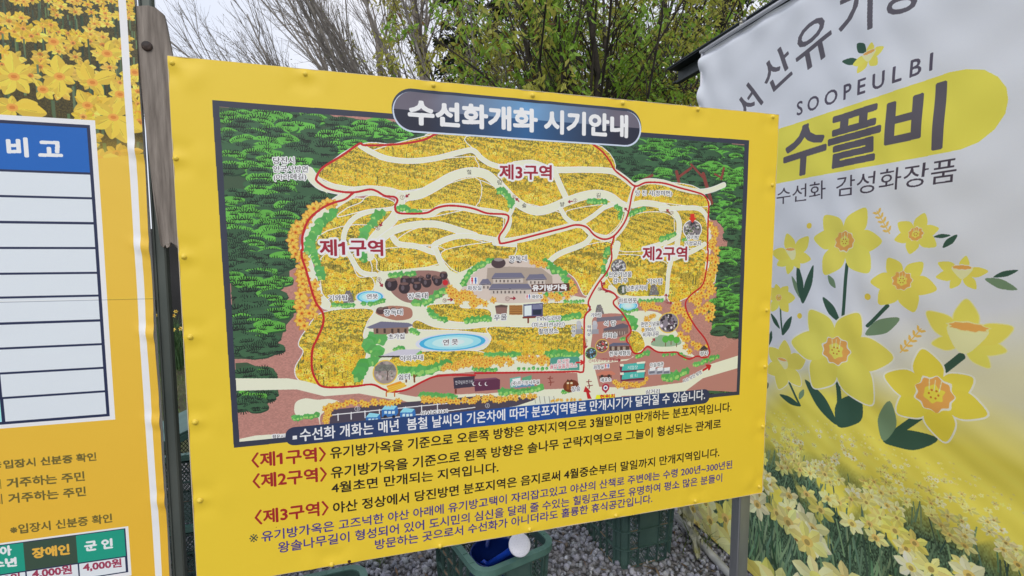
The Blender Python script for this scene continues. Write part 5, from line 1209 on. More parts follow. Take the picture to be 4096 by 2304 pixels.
# ---------------------------------------------------------------- crates
def round_rect(hx, hy, r, n=4):
    P = []
    for cx, cy, a0 in ((hx - r, hy - r, 0), (-hx + r, hy - r, 90), (-hx + r, -hy + r, 180), (hx - r, -hy + r, 270)):
        for t in np.linspace(a0, a0 + 90, n + 1): P.append((cx + r * math.cos(math.radians(t)), cy + r * math.sin(math.radians(t))))
    return P
def ring(mb, o0, i0, z0, z1, o1=None, i1=None):
    """closed band between two outlines"""
    o1 = o1 or o0; i1 = i1 or i0; n = len(o0)
    v = [(x, y, z0) for x, y in o0] + [(x, y, z1) for x, y in o1] + [(x, y, z1) for x, y in i1] + [(x, y, z0) for x, y in i0]
    f = []
    for i in range(n):
        j = (i + 1) % n
        for a, b in ((0, 1), (1, 2), (2, 3), (3, 0)): f.append((a * n + i, a * n + j, b * n + j, b * n + i))
    mb.add(v, f)
def make_crate(parent, Lx=.52, Ly=.36, Hz=.32, rows=3):
    """moulded plastic crate, long side along x; body flares slightly to the rim"""
    tp = .014                                      # taper per side
    hx, hy = Lx / 2 - .020, Ly / 2 - .020
    def out(z, g=0.0): k = -tp * (1 - z / Hz); return round_rect(hx + k + g, hy + k + g, .045 + max(0, g))
    sh = MB()
    # thin inner wall with openings left to the lattice cells: built as bands + panels
    lat, rib, dirt, wall = MB(), MB(), MB(), MB()
    zs = [.012 + (Hz - .05) * i / rows for i in range(rows + 1)]
    for i, z in enumerate(zs): ring(rib, out(z, .013), out(z, 0), z - .0022, z + .0022)
    # floor
    fl = out(.006, 0); n = len(fl); rib2 = MB()
    wall.add([(x, y, .004) for x, y in fl] + [(x, y, .010) for x, y in fl], [tuple(range(n - 1, -1, -1)), tuple(range(n, 2 * n))] + [(i, (i + 1) % n, n + (i + 1) % n, n + i) for i in range(n)])
    sides = []
    for ax, half, other in (('x', hx, hy), ('y', hy, hx)):
        for sg in (1, -1): sides.append((ax, half, other, sg))
    for ax, half, other, sg in sides:
        usable = half - .045; nc = 6 if ax == 'x' else 4
        xs = np.linspace(-usable, usable, nc + 1)
        def P(u, z, g):
            k = -tp * (1 - z / Hz); w = sg * (other + k + g); u2 = u * (1 + k / half)
            return (u2, w, z) if ax == 'x' else (w, u2, z)
        for r in range(rows):
            z0, z1 = zs[r] + .0022, zs[r + 1] - .0022
            for c in range(nc):
                a, b = xs[c], xs[c + 1]
                mid = (nc // 2 - 1 <= c <= nc // 2) and r >= 1 and ax == 'y'
                if mid:
                    wall.add([P(a, z0, .006), P(b, z0, .006), P(b, z1 + .004, .006), P(a, z1 + .004, .006), P(a, z0, .003), P(b, z0, .003), P(b, z1 + .004, .003), P(a, z1 + .004, .003)], ((0, 1, 2, 3), (4, 7, 6, 5), (0, 4, 5, 1), (2, 6, 7, 3)))
                    continue
                nd = 4                             # diamond lattice
                w_, h_ = b - a, z1 - z0; t = .0019
                for k in range(-nd, nd + 1):
                    for s_ in (1, -1):
                        # line v = s_*(u) + k/nd  clipped to the unit square (aspect kept by the cell)
                        q = []
                        for u in (0.0, 1.0):
                            v_ = (u if s_ > 0 else 1 - u) * 1.0 + k / nd * 1.0
                            q.append((u, v_))
                        (u0, v0), (u1, v1) = q
                        def cl(u0, v0, u1, v1):
                            d = v1 - v0; ts = [0, 1]
                            if abs(d) < 1e-9: return None
                            t0, t1 = sorted(((0 - v0) / d, (1 - v0) / d)); t0, t1 = max(0, t0), min(1, t1)
                            return None if t1 - t0 < .08 else (u0 + (u1 - u0) * t0, v0 + d * t0, u0 + (u1 - u0) * t1, v0 + d * t1)
                        g = cl(u0, v0, u1, v1)
                        if not g: continue
                        e = t / w_
                        A = [P(a + w_ * (g[0] - e), z0 + h_ * g[1], .0025), P(a + w_ * (g[0] + e), z0 + h_ * g[1], .0025), P(a + w_ * (g[2] + e), z0 + h_ * g[3], .0025), P(a + w_ * (g[2] - e), z0 + h_ * g[3], .0025)]
                        lat.add(A, ((0, 1, 2, 3),))
            for c in range(nc + 1):
                mid = c == nc // 2 and r >= 1 and ax == 'y'
                if mid: continue
                a = xs[c]
                v = [P(a - .0016, z0, .0), P(a + .0016, z0, .0), P(a + .0016, z1, .0), P(a - .0016, z1, .0), P(a - .0016, z0, .0125), P(a + .0016, z0, .0125), P(a + .0016, z1, .0125), P(a - .0016, z1, .0125)]
                rib.add(v, ((0, 3, 2, 1), (4, 5, 6, 7), (0, 1, 5, 4), (1, 2, 6, 5), (2, 3, 7, 6), (3, 0, 4, 7)))
            # soil caught on the ledges
            for c in range(nc):
                if rng.random() < .6:
                    a, b = xs[c] + .003, xs[c + 1] - .003
                    if (nc // 2 - 1 <= c <= nc // 2) and r >= 1 and ax == 'y': continue
                    dirt.add([P(a, z0 + .0006, .004), P(b, z0 + .0006, .004), P(b - rng.uniform(0, .02), z0 + .0010, .0120), P(a + rng.uniform(0, .02), z0 + .0010, .0120)], ((0, 1, 2, 3),))
    # rounded corner panels with a fin each
    oc, ic = out(0, .001), None
    for q in range(4):
        for i in range(4):
            k0, k1 = q * 5 + i, q * 5 + i + 1
            a0, a1 = out(zs[0])[k0], out(zs[0])[k1]; b0, b1 = out(zs[-1])[k0], out(zs[-1])[k1]
            wall.add([(a0[0], a0[1], zs[0]), (a1[0], a1[1], zs[0]), (b1[0], b1[1], zs[-1]), (b0[0], b0[1], zs[-1])], ((0, 1, 2, 3),))
        for i in (0, 2, 4):
            k = q * 5 + i
            a0, a1, b0, b1 = out(zs[0])[k], out(zs[0], .012)[k], out(zs[-1])[k], out(zs[-1], .012)[k]
            rib.add([(a0[0], a0[1], zs[0]), (a1[0], a1[1], zs[0]), (b1[0], b1[1], zs[-1]), (b0[0], b0[1], zs[-1])], ((0, 1, 2, 3),))
    ring(wall, out(zs[-1], 0), out(zs[-1], -.003), zs[-1], Hz - .004)
    wall.build('side_wall', M_crate, parent); rib.build('rib_frame', M_crate, parent); tag(lat.build('lattice', M_crate, parent), kind='stuff'); tag(dirt.build('soil_crust', M_dirt, parent), kind='stuff')
    rm = MB(); ring(rm, out(Hz, .022), out(Hz, -.003), Hz - .005, Hz); ring(rm, out(Hz, .022), out(Hz, .019), Hz - .026, Hz - .0051)
    for a in np.linspace(-.18, .18, 7):
        for sg in (1, -1): rm.box(a - .0015, a + .0015, sg * (hy + .0105) - .009, sg * (hy + .0105) + .009, Hz + .0002, Hz + .0022)
    rm.build('rim', M_rim, parent)
def copy_thing(root, loc, rz, label, tilt=None):
    r = root.copy(); COL.objects.link(r); r.location = loc; r.rotation_euler = tilt or (0, 0, rz); r['label'] = label
    for ch in list(root.children):
        c = ch.copy(); COL.objects.link(c); c.parent = r
    return r
GR_ = 'green plastic crates standing on the gravel'
# crate right of centre: short side faces the viewer; corner near photo (2500, 2290)
def place(corner_px, yaw_short, z=0.0):
    """root location and rotation from the near corner on the ground and the direction of the short side"""
    a = atz(*corner_px, 0.0); ys = math.radians(yaw_short)
    ds = Vector((math.sin(ys), math.cos(ys), 0)); dl = Vector((-ds.y, ds.x, 0))
    c = a + ds * (.36 / 2 - .025) + dl * (.52 / 2 - .025)
    rz = math.atan2(dl.y, dl.x)
    return (c.x, c.y, z), rz
loc, rz = place((2478, 2292), 70)
c1 = empty('plastic_crate', loc, rz, 'clean green lattice crate beside the marquee wall, under the right half of the map board', 'crate', GR_); make_crate(c1)
# open crate in the middle holding the watering can
a = atz(1924, 2292, .32); ys = math.radians(58); ds = Vector((math.sin(ys), math.cos(ys), 0)); dl = Vector((-ds.y, ds.x, 0))
cc = a + ds * (.36 / 2 - .012) + dl * (.52 / 2 - .012); cc.z = 0
c2 = copy_thing(c1, cc, math.atan2(dl.y, dl.x), 'muddy open green crate with a blue watering can standing in it'); dsm, dlm = ds.copy(), dl.copy(); MIDX, MIDR = cc.copy(), math.atan2(dl.y, dl.x)
# dark crate at the lower left, under the board
a = atz(1462, 2246, .32); ds = Vector((.93, .36, 0)).normalized(); dl = Vector((-ds.y, ds.x, 0))
cc = a - ds * .26 - dl * .18; cc.z = 0
copy_thing(c1, cc, math.atan2(ds.y, ds.x), 'green crate half hidden under the lower left edge of the map board')
# stack by the green post
sx = Vector((-1.62, 2.02, 0))
copy_thing(c1, sx, math.radians(20), 'lower green crate of the stack of two seen between the boards')
copy_thing(c1, sx + Vector((.0, .0, .318)), math.radians(20), 'upper green crate of the stack of two seen between the boards')
lid = MB(); lid.prism([(0, 0), (.30, .0), (.30, .012), (.0, .012)], -.2, .2); lid.prism([(0, -.03), (.012, -.03), (.012, .0), (0, 0)], -.2, .2); lid.prism([(.288, -.03), (.30, -.03), (.30, 0), (.288, 0)], -.2, .2)
o = lid.build('crate_lid', M_rim, None, bevel=.002); o.location = sx + Vector((.1, .06, .655)); o.rotation_euler = (math.radians(8), math.radians(-24), math.radians(20)); tag(o, 'teal plastic crate lid leaning on top of the crate stack between the boards', 'lid')

# watering can in the middle crate
wc = empty('watering_can', (MIDX.x, MIDX.y, .012), 0, 'blue plastic watering can with a round white sprinkler head, standing in an open crate', 'watering can')
def W(p): return Vector(p) - wc.location
ctr = atz(1905, 2215, .10); 
bc = Vector((atz(1885, 2180, .18).x, atz(1885, 2180, .18).y, 0)); bc = Vector((MIDX.x, MIDX.y, 0)) - dlm * .10 - dsm * .022
mb = MB(); mb.lathe([(1e-3, .004), (.098, .004), (.104, .02), (.108, .24), (.103, .255), (.099, .255), (.103, .24), (.100, .02), (1e-3, .012)], 28, Matrix.Translation(W((bc.x, bc.y, .014))))
mb.build('body', M_blue2, wc, True)
head = atz(2078, 2180, .385)
base = atz(1962, 2256, .20)
d = (head - base); n = d.normalized()
mb = MB(); mb.tube([W(base + Vector((-.03, .06, -.10))), W(base), W(base + d * .5), W(head - n * .03), W(head - n * .01)], [.017, .014, .0125, .015, .030], 14); mb.build('spout', M_blue, wc, True)
mb = MB(); mb.tube([W(base + Vector((-.012, 0, -.006))), W(base + Vector((-.03, 0, .012))), W(base + Vector((-.04, .0, .004)))], [.010, .009, .006], 8); mb.build('spout_lug', M_blue, wc, True)
look = (Vector((0, 0, H)) - head).normalized(); look = (look * .8 + n * .35 + Vector((0, 0, .15))).normalized()
q = look.to_track_quat('Z', 'Y').to_matrix().to_4x4()
mb = MB(); mb.lathe([(.012, -.028), (.037, -.006), (.0418, 0), (.0418, .006), (.0385, .009), (.02, .0115), (1e-4, .012)], 36, Matrix.Translation(W(head)) @ q); mb.build('sprinkler_head', M_white, wc, True)
mb = MB()
for r_, k in ((.010, 6), (.020, 12), (.031, 18)):
    for i in range(k):
        a_ = 2 * PI * i / k; mb.lathe([(1e-4, .0004), (.0008, 0)], 5, Matrix.Translation(W(head)) @ q @ Matrix.Translation((r_ * math.cos(a_), r_ * math.sin(a_), .0125 - .0035 * (r_ / .041) ** 2)))
mb.build('spray_holes', mat('hole_grey', (.35, .35, .42), .6), wc)
mb = MB(); arc = [W((bc.x - .02 + .09 * math.cos(t) * .2, bc.y + .12 + .08 * math.cos(t), .25 + .03 * math.sin(t))) for t in np.linspace(0, PI, 9)]
mb.tube(arc, .009, 8); mb.build('handle', M_blue2, wc, True)
# ---------------------------------------------------------------- ground
def sheet_xy(name, x0, x1, y0, y1, nx, ny, hf, m, kind='structure'):
    X, Y = np.meshgrid(np.linspace(x0, x1, nx + 1), np.linspace(y0, y1, ny + 1))
    v = np.stack([X, Y, hf(X, Y)], -1).reshape(-1, 3)
    i = np.arange(ny)[:, None] * (nx + 1) + np.arange(nx)[None]
    f = np.stack([i, i + 1, i + nx + 2, i + nx + 1], -1).reshape(-1, 4)
    o = link(name, mesh(name, v, f, True), m); return tag(o, kind=kind)
M_soil = mat('grassy_soil', (.05, .048, .025), .95, (.085, .10, .035), 1.7, bump=.6, bscale=30)
M_gravel = mat('gravel_bed', (.06, .058, .058), .95, (.26, .25, .26), 46, bump=1.0, bscale=60, lo=.42, hi=.62)
sheet_xy('ground', -160, 160, -40, 200, 60, 60, lambda X, Y: np.where(Y > 14, (Y - 14) * .03 + .1 * np.sin(X * .2), 0) + .0 * X, M_soil)
sheet_xy('gravel_bed', -2.4, 6, -6, 3.4, 40, 40, lambda X, Y: .006 + .003 * np.sin(X * 5) * np.sin(Y * 4), M_gravel)

ICO = [(0, 0, 1)] + [(.894 * math.cos(a), .894 * math.sin(a), .447) for a in np.linspace(0, 2 * PI, 6)[:5]] + [(.894 * math.cos(a + PI / 5), .894 * math.sin(a + PI / 5), -.447) for a in np.linspace(0, 2 * PI, 6)[:5]] + [(0, 0, -1)]
ICF = [(0, 1 + i, 1 + (i + 1) % 5) for i in range(5)] + [(1 + i, 6 + i, 1 + (i + 1) % 5) for i in range(5)] + [(1 + (i + 1) % 5, 6 + i, 6 + (i + 1) % 5) for i in range(5)] + [(11, 6 + (i + 1) % 5, 6 + i) for i in range(5)]
def add_color(me, col, dom='POINT'):
    a = me.color_attributes.new('tone', 'FLOAT_COLOR', dom)
    c = np.ones((len(col), 4), np.float32); c[:, :3] = col; a.data.foreach_set('color', c.ravel())
def mesh_np(name, V, Fc, smooth=False):
    me = bpy.data.meshes.new(name); k = Fc.shape[1]
    me.vertices.add(len(V)); me.vertices.foreach_set('co', V.astype(np.float32).ravel())
    me.loops.add(Fc.size); me.loops.foreach_set('vertex_index', Fc.astype(np.int32).ravel())
    me.polygons.add(len(Fc)); me.polygons.foreach_set('loop_start', np.arange(0, Fc.size, k, dtype=np.int32)); me.polygons.foreach_set('loop_total', np.full(len(Fc), k, np.int32))
    me.update(calc_edges=True)
    if smooth: me.polygons.foreach_set('use_smooth', [True] * len(Fc))
    return me
def rotm(n):
    q = nr.normal(size=(n, 4)); q /= np.linalg.norm(q, axis=1)[:, None]; w, x, y, z = q.T
    return np.stack([np.stack([1 - 2 * (y * y + z * z), 2 * (x * y - z * w), 2 * (x * z + y * w)], -1), np.stack([2 * (x * y + z * w), 1 - 2 * (x * x + z * z), 2 * (y * z - x * w)], -1), np.stack([2 * (x * z - y * w), 2 * (y * z + x * w), 1 - 2 * (x * x + y * y)], -1)], 1)
def stones(n, x0, x1, y0, y1):
    c = np.stack([nr.uniform(x0, x1, n), nr.uniform(y0, y1, n), nr.uniform(.004, .022, n)], -1)
    r = .0095 + .0105 * nr.random(n) ** 1.4
    V = np.array(ICO)[None] * (1 + .34 * (nr.random((n, 12, 1)) - .5)) * np.stack([np.ones(n), nr.uniform(.6, .95, n), nr.uniform(.45, .8, n)], -1)[:, None, :]
    V = np.einsum('nij,nkj->nki', rotm(n), V) * r[:, None, None] + c[:, None, :]
    Fc = (np.array(ICF)[None] + np.arange(n)[:, None, None] * 12).reshape(-1, 3)
    me = mesh_np('gravel', V.reshape(-1, 3), Fc)
    g = np.clip(nr.normal(.29, .07, n), .11, .50)
    col = np.stack([g * nr.uniform(.98, 1.06, n), g, g * nr.uniform(1.0, 1.14, n)], -1)
    br = nr.random(n) < .015; col[br] = np.array((.22, .17, .13)) * nr.uniform(.6, 1.2, (br.sum(), 1))
    add_color(me, np.repeat(col, 12, 0)); return me
M_stone = mat('crushed_stone', (.74, .77, .80), .85, (1.08, 1.12, 1.18), 120, attr='tone', bump=.3, bscale=200)
o = link('gravel', stones(17000, -1.9, 1.7, 1.35, 3.4), M_stone); tag(o, 'grey crushed stone gravel under the boards', kind='stuff')

# blades and leaves -----------------------------------------------------------
def blades(name, base, hgt, wid, lean, cols, m, seg=3):
    """strap leaves / grass: base (n,3), height, width, lean (n,2)"""
    n = len(base); az = nr.uniform(0, 2 * PI, n); u = np.stack([np.cos(az), np.sin(az), np.zeros(n)], -1)
    V = np.zeros((n, seg * 2 + 1, 3))
    for k in range(seg):
        t = k / seg; c = base + np.stack([lean[:, 0] * t * t, lean[:, 1] * t * t, hgt * (t - .18 * t * t)], -1)
        w = (wid * (1 - t * .55) / 2)[:, None] * u
        V[:, 2 * k] = c - w; V[:, 2 * k + 1] = c + w
    V[:, -1] = base + np.stack([lean[:, 0], lean[:, 1], hgt * .82], -1)
    F3 = []
    for k in range(seg - 1): F3 += [(2 * k, 2 * k + 1, 2 * k + 3), (2 * k, 2 * k + 3, 2 * k + 2)]
    F3.append((2 * seg - 2, 2 * seg - 1, 2 * seg))
    Fc = (np.array(F3)[None] + np.arange(n)[:, None, None] * (2 * seg + 1)).reshape(-1, 3)
    me = mesh_np(name, V.reshape(-1, 3), Fc); add_color(me, np.repeat(cols, 2 * seg + 1, 0)); me.materials.append(m); return me
M_leaf = mat('leaf', (.8, .8, .8), .55, (1.15, 1.15, 1.15), 40, attr='tone')
M_leaf.node_tree.nodes['Principled BSDF'].inputs['Subsurface Weight'].default_value = 0
def tones(n, a, b, k=.15):
    t = nr.random((n, 1)); return (np.array(a) * t + np.array(b) * (1 - t)) * (1 + k * nr.normal(size=(n, 1)))
n = 16000
xy = np.stack([nr.uniform(-9, -1.6, n), nr.uniform(2.9, 10, n)], -1)
base = np.concatenate([xy, np.zeros((n, 1))], 1)
col = tones(n, (.10, .18, .03), (.16, .26, .06)); dead = nr.random(n) < .38; col[dead] = tones(dead.sum(), (.24, .20, .12), (.14, .11, .07))
o = link('grass', blades('grass', base, nr.uniform(.03, .12, n), nr.uniform(.004, .010, n), nr.normal(0, .05, (n, 2)), col, M_leaf, 2)); tag(o, 'short grass mixed with dead straw behind the boards', kind='stuff')
n = 700
xy = np.stack([nr.uniform(-1.8, 1.6, n), nr.uniform(2.7, 3.5, n)], -1); base = np.concatenate([xy, np.zeros((n, 1))], 1)
o = link('weeds', blades('weeds', base, nr.uniform(.04, .16, n), nr.uniform(.004, .008, n), nr.normal(0, .05, (n, 2)), tones(n, (.07, .14, .03), (.16, .18, .06)), M_leaf, 3)); tag(o, 'sparse weeds at the back edge of the gravel', kind='stuff')
n = 60; xy = np.array([atz(2790, 2190, 0).xy[:]]) + nr.normal(0, .05, (n, 2)); base = np.concatenate([xy, np.zeros((n, 1))], 1)
o = link('grass_tuft', blades('grass_tuft', base, nr.uniform(.05, .16, n), nr.uniform(.003, .005, n), nr.normal(0, .06, (n, 2)), tones(n, (.06, .14, .02), (.16, .2, .06)), M_leaf, 3)); tag(o, 'small green grass tuft growing by the pipe under the marquee wall', 'grass tuft')
n = 26; xy = np.array([atz(1515, 2262, 0).xy[:]]) + nr.normal(0, .03, (n, 2)); base = np.concatenate([xy, np.zeros((n, 1))], 1)
o = link('grass_tuft', blades('grass_tuft', base, nr.uniform(.04, .12, n), nr.uniform(.003, .005, n), nr.normal(0, .05, (n, 2)), tones(n, (.10, .16, .05), (.16, .2, .08)), M_leaf, 3)); tag(o, 'thin grass tuft growing out of the gravel under the map board', 'grass tuft')
n = 420; xy = np.stack([nr.uniform(-1.2, 1.2, n), nr.uniform(1.6, 3.2, n)], -1)
b_ = np.concatenate([xy, np.full((n, 1), .024)], 1)
V = np.zeros((n, 4, 3)); az = nr.uniform(0, 2 * PI, n); L_ = nr.uniform(.02, .07, n)
dv = np.stack([np.cos(az) * L_, np.sin(az) * L_, nr.uniform(-.004, .012, n)], -1); wv = np.stack([-np.sin(az), np.cos(az), np.zeros(n)], -1) * nr.uniform(.0012, .006, n)[:, None]
V[:, 0] = b_; V[:, 1] = b_ + dv * .5 + wv; V[:, 2] = b_ + dv; V[:, 3] = b_ + dv * .5 - wv
me = mesh_np('dead_leaves', V.reshape(-1, 3), np.arange(n * 4).reshape(-1, 4)); add_color(me, np.repeat(tones(n, (.30, .22, .12), (.16, .08, .04)), 4, 0)); me.materials.append(M_leaf)
o = link('dead_leaves', me); tag(o, 'dead leaves and straw lying on the gravel', kind='stuff')

# daffodil clumps seen in the gap between the boards
M_petal = mat('daffodil_petal', (.72, .50, .05), .5, (.75, .58, .10), 30); M_cup = mat('daffodil_cup', (.62, .25, .02), .5, (.66, .3, .03), 30)
def daffodil_clump(x, y, r, nl, nf, hh, label):
    c = empty('daffodil_clump', (x, y, 0), 0, label, 'daffodils', 'daffodil clumps in the grass')
    b = np.concatenate([nr.normal(0, r, (nl, 2)), np.zeros((nl, 1))], 1)
    link('leaves', blades('leaves', b, nr.uniform(hh * .7, hh * 1.15, nl), nr.uniform(.010, .018, nl), nr.normal(0, .13, (nl, 2)), tones(nl, (.045, .10, .035), (.09, .17, .06)), M_leaf, 4), None, c)
    for i in range(nf):
        p = Vector((rng.gauss(0, r * 1.2), rng.gauss(0, r), 0)); h_ = hh * rng.uniform(.75, 1.1); q = p + Vector((rng.uniform(-.05, .05), rng.uniform(-.05, .0), h_))
        fl = empty('flower', q); fl.parent = c; 
        mb = MB(); mb.tube([p - q, (p - q) * .4 + Vector((.005, 0, 0)), Vector((0, 0, 0))], .0028, 5); mb.build('stem', M_leaf if False else M_stemg, fl)
        mb = MB(); Mx = Matrix.Rotation(rng.uniform(0, 1), 4, 'Z') @ Matrix.Rotation(math.radians(75 + rng.uniform(-20, 20)), 4, 'X')
        for k in range(6):
            a = 2 * PI * k / 6; d = Vector((math.cos(a), math.sin(a), .08)); e = Vector((-math.sin(a), math.cos(a), 0))
            mb.add([Mx @ Vector((0, 0, 0)), Mx @ (d * .016 + e * .008), Mx @ (d * .032 + Vector((0, 0, -.004))), Mx @ (d * .016 - e * .008)], ((0, 1, 2, 3),))
        mb.build('petals', M_petal, fl)
        mb = MB(); mb.lathe([(.003, 0), (.006, .010), (.009, .018)], 8, Mx); mb.build('cup', M_cup, fl, True)
M_stemg = mat('stem_green', (.06, .12, .03), .5, (.08, .15, .04), 20)
for i, (px_, Y_, lb) in enumerate(((700, 5.9, 'daffodil clump with a few small orange yellow flowers in the gap between the two boards'), (640, 6.4, 'daffodil clump behind the green post, left of the flowering one'), (760, 6.6, 'daffodil clump hidden behind the left edge of the map board'))):
    p = at(px_, 1200, Y_); daffodil_clump(p.x, Y_, .12, 110, 5 if i == 0 else 4, .66, lb)

# black shade net behind
nt = empty('shade_net_fence', (-6.6, 8.4, 0), 0, 'dark shade net fence standing behind the daffodils', 'fence')
X_, Z_ = np.meshgrid(np.linspace(-3.2, 3.0, 50), np.linspace(.02, 1.9, 14))
v = np.stack([X_, .03 * np.sin(X_ * 5) + .02 * np.sin(Z_ * 6), Z_], -1).reshape(-1, 3); i = np.arange(13)[:, None] * 50 + np.arange(49)[None]
link('net', mesh('net', v, np.stack([i, i + 1, i + 51, i + 50], -1).reshape(-1, 4), True), M_net, nt)
for x in (-3.1, -1, 1.1, 2.9):
    mb = MB(); mb.tube([(x, -.06, -.1), (x, -.06, 2.0)], .024, 8); mb.build('post', M_galv, nt)

# ---------------------------------------------------------------- trees
def polylines(start, d, L_, seg=4, wob=.12, bend=(0, 0, 0)):
    n = len(start); P = np.zeros((n, seg + 1, 3)); P[:, 0] = start; d = d / np.linalg.norm(d, axis=1)[:, None]
    for k in range(seg):
        d = d + nr.normal(0, wob, (n, 3)) + np.array(bend) / seg; d /= np.linalg.norm(d, axis=1)[:, None]
        P[:, k + 1] = P[:, k] + d * (L_ / seg)[:, None]
    return P
def children(P, R, k, spread, lratio, rratio, t0=.2, bend=(0, 0, 0), wob=.12, jitter=.3, lmin=.5):
    n, s, _ = P.shape; s -= 1
    L0 = np.linalg.norm(P[:, -1] - P[:, 0], axis=1)
    idx = np.repeat(np.arange(n), k); t = nr.uniform(t0, .98, n * k) * s; i = np.minimum(t.astype(int), s - 1); f = (t - i)[:, None]
    st = P[idx, i] * (1 - f) + P[idx, i + 1] * f
    d = P[idx, i + 1] - P[idx, i]; d /= np.linalg.norm(d, axis=1)[:, None]
    q = nr.normal(size=(n * k, 3)); q -= (q * d).sum(1)[:, None] * d; q /= np.linalg.norm(q, axis=1)[:, None]
    a = np.radians(spread) * nr.uniform(.6, 1.3, n * k)[:, None]
    d = d * np.cos(a) + q * np.sin(a)
    tt = t / s; L_ = L0[idx] * lratio * (1 - (1 - lmin) * tt) * nr.uniform(1 - jitter, 1 + jitter, n * k)
    r = R[idx] * rratio * (1 - .5 * tt)
    return polylines(st, d, L_, s if s < 4 else 4, wob, bend), r
def tubes(Ps, sides=4):
    VV, FF, off = [], [], 0
    for P, R, tip in Ps:
        n, s, _ = P.shape; sd = sides if R.mean() > .012 else 3
        d = P[:, -1] - P[:, 0]; d /= np.linalg.norm(d, axis=1)[:, None] + 1e-9
        h = np.where(np.abs(d[:, 2:3]) > .9, np.array([[1., 0, 0]]), np.array([[0, 0, 1.]])); u = np.cross(d, h); u /= np.linalg.norm(u, axis=1)[:, None]; w = np.cross(d, u)
        if sd == 4 and R.mean() > .04: sd = 8
        a = 2 * PI * np.arange(sd) / sd
        rr = R[:, None] * (1 - (1 - tip) * np.linspace(0, 1, s))[None]
        V = P[:, :, None, :] + rr[:, :, None, None] * (np.cos(a)[None, None, :, None] * u[:, None, None, :] + np.sin(a)[None, None, :, None] * w[:, None, None, :])
        VV.append(V.reshape(-1, 3))
        i = np.arange(n)[:, None, None] * s * sd + np.arange(s - 1)[None, :, None] * sd
        k = np.arange(sd)[None, None]; k2 = (k + 1) % sd
        FF.append((np.stack([i + k, i + k2, i + k2 + sd, i + k + sd], -1).reshape(-1, 4)) + off); off += n * s * sd
    return np.concatenate(VV), np.concatenate(FF)
def leaves_mesh(name, pos, size, cols, m, droop=.6, aspect=.36):
    n = len(pos); az = nr.uniform(0, 2 * PI, n)
    d = np.stack([np.cos(az), np.sin(az), -droop + nr.normal(0, .45, n)], -1); d /= np.linalg.norm(d, axis=1)[:, None]
    q = nr.normal(size=(n, 3)); w = np.cross(d, q); w /= np.linalg.norm(w, axis=1)[:, None]; nn = np.cross(d, w)
    s = size[:, None]
    V = np.stack([pos, pos + d * s * .45 + w * s * aspect / 2 + nn * s * .08, pos + d * s, pos + d * s * .45 - w * s * aspect / 2 + nn * s * .08], 1)
    me = mesh_np(name, V.reshape(-1, 3), np.arange(n * 4).reshape(-1, 4)); add_color(me, np.repeat(cols, 4, 0)); me.materials.append(m); return me
def along(P, k, r=.03):
    n, s, _ = P.shape; idx = np.repeat(np.arange(n), k); t = nr.uniform(.1, 1, n * k) * (s - 1); i = np.minimum(t.astype(int), s - 2); f = (t - i)[:, None]
    return P[idx, i] * (1 - f) + P[idx, i + 1] * f + nr.normal(0, r, (n * k, 3))
M_bark = mat('bare_bark', (.17, .15, .135), .9, (.29, .265, .24), 6, bump=.4)
M_bark2 = mat('pale_bark', (.20, .17, .14), .9, (.34, .30, .26), 6, bump=.4)
M_bark3 = mat('dark_bark', (.030, .024, .020), .9, (.075, .060, .05), 7, bump=.5)
M_fol = mat('foliage', (.8, .8, .8), .5, (1.2, 1.2, 1.2), 30, attr='tone')
def add_translucency(m, k):                         # thin leaves let the bright sky through
    N, L = m.node_tree.nodes, m.node_tree.links; b = N['Principled BSDF']; o_ = N['Material Output']
    tr = N.new('ShaderNodeBsdfTranslucent'); mxx = N.new('ShaderNodeMixShader'); mxx.inputs[0].default_value = k
    L.new(b.inputs['Base Color'].links[0].from_socket, tr.inputs['Color']); L.new(b.outputs[0], mxx.inputs[1]); L.new(tr.outputs[0], mxx.inputs[2]); L.new(mxx.outputs[0], o_.inputs['Surface'])
add_translucency(M_fol, .55); add_translucency(M_leaf, .35)

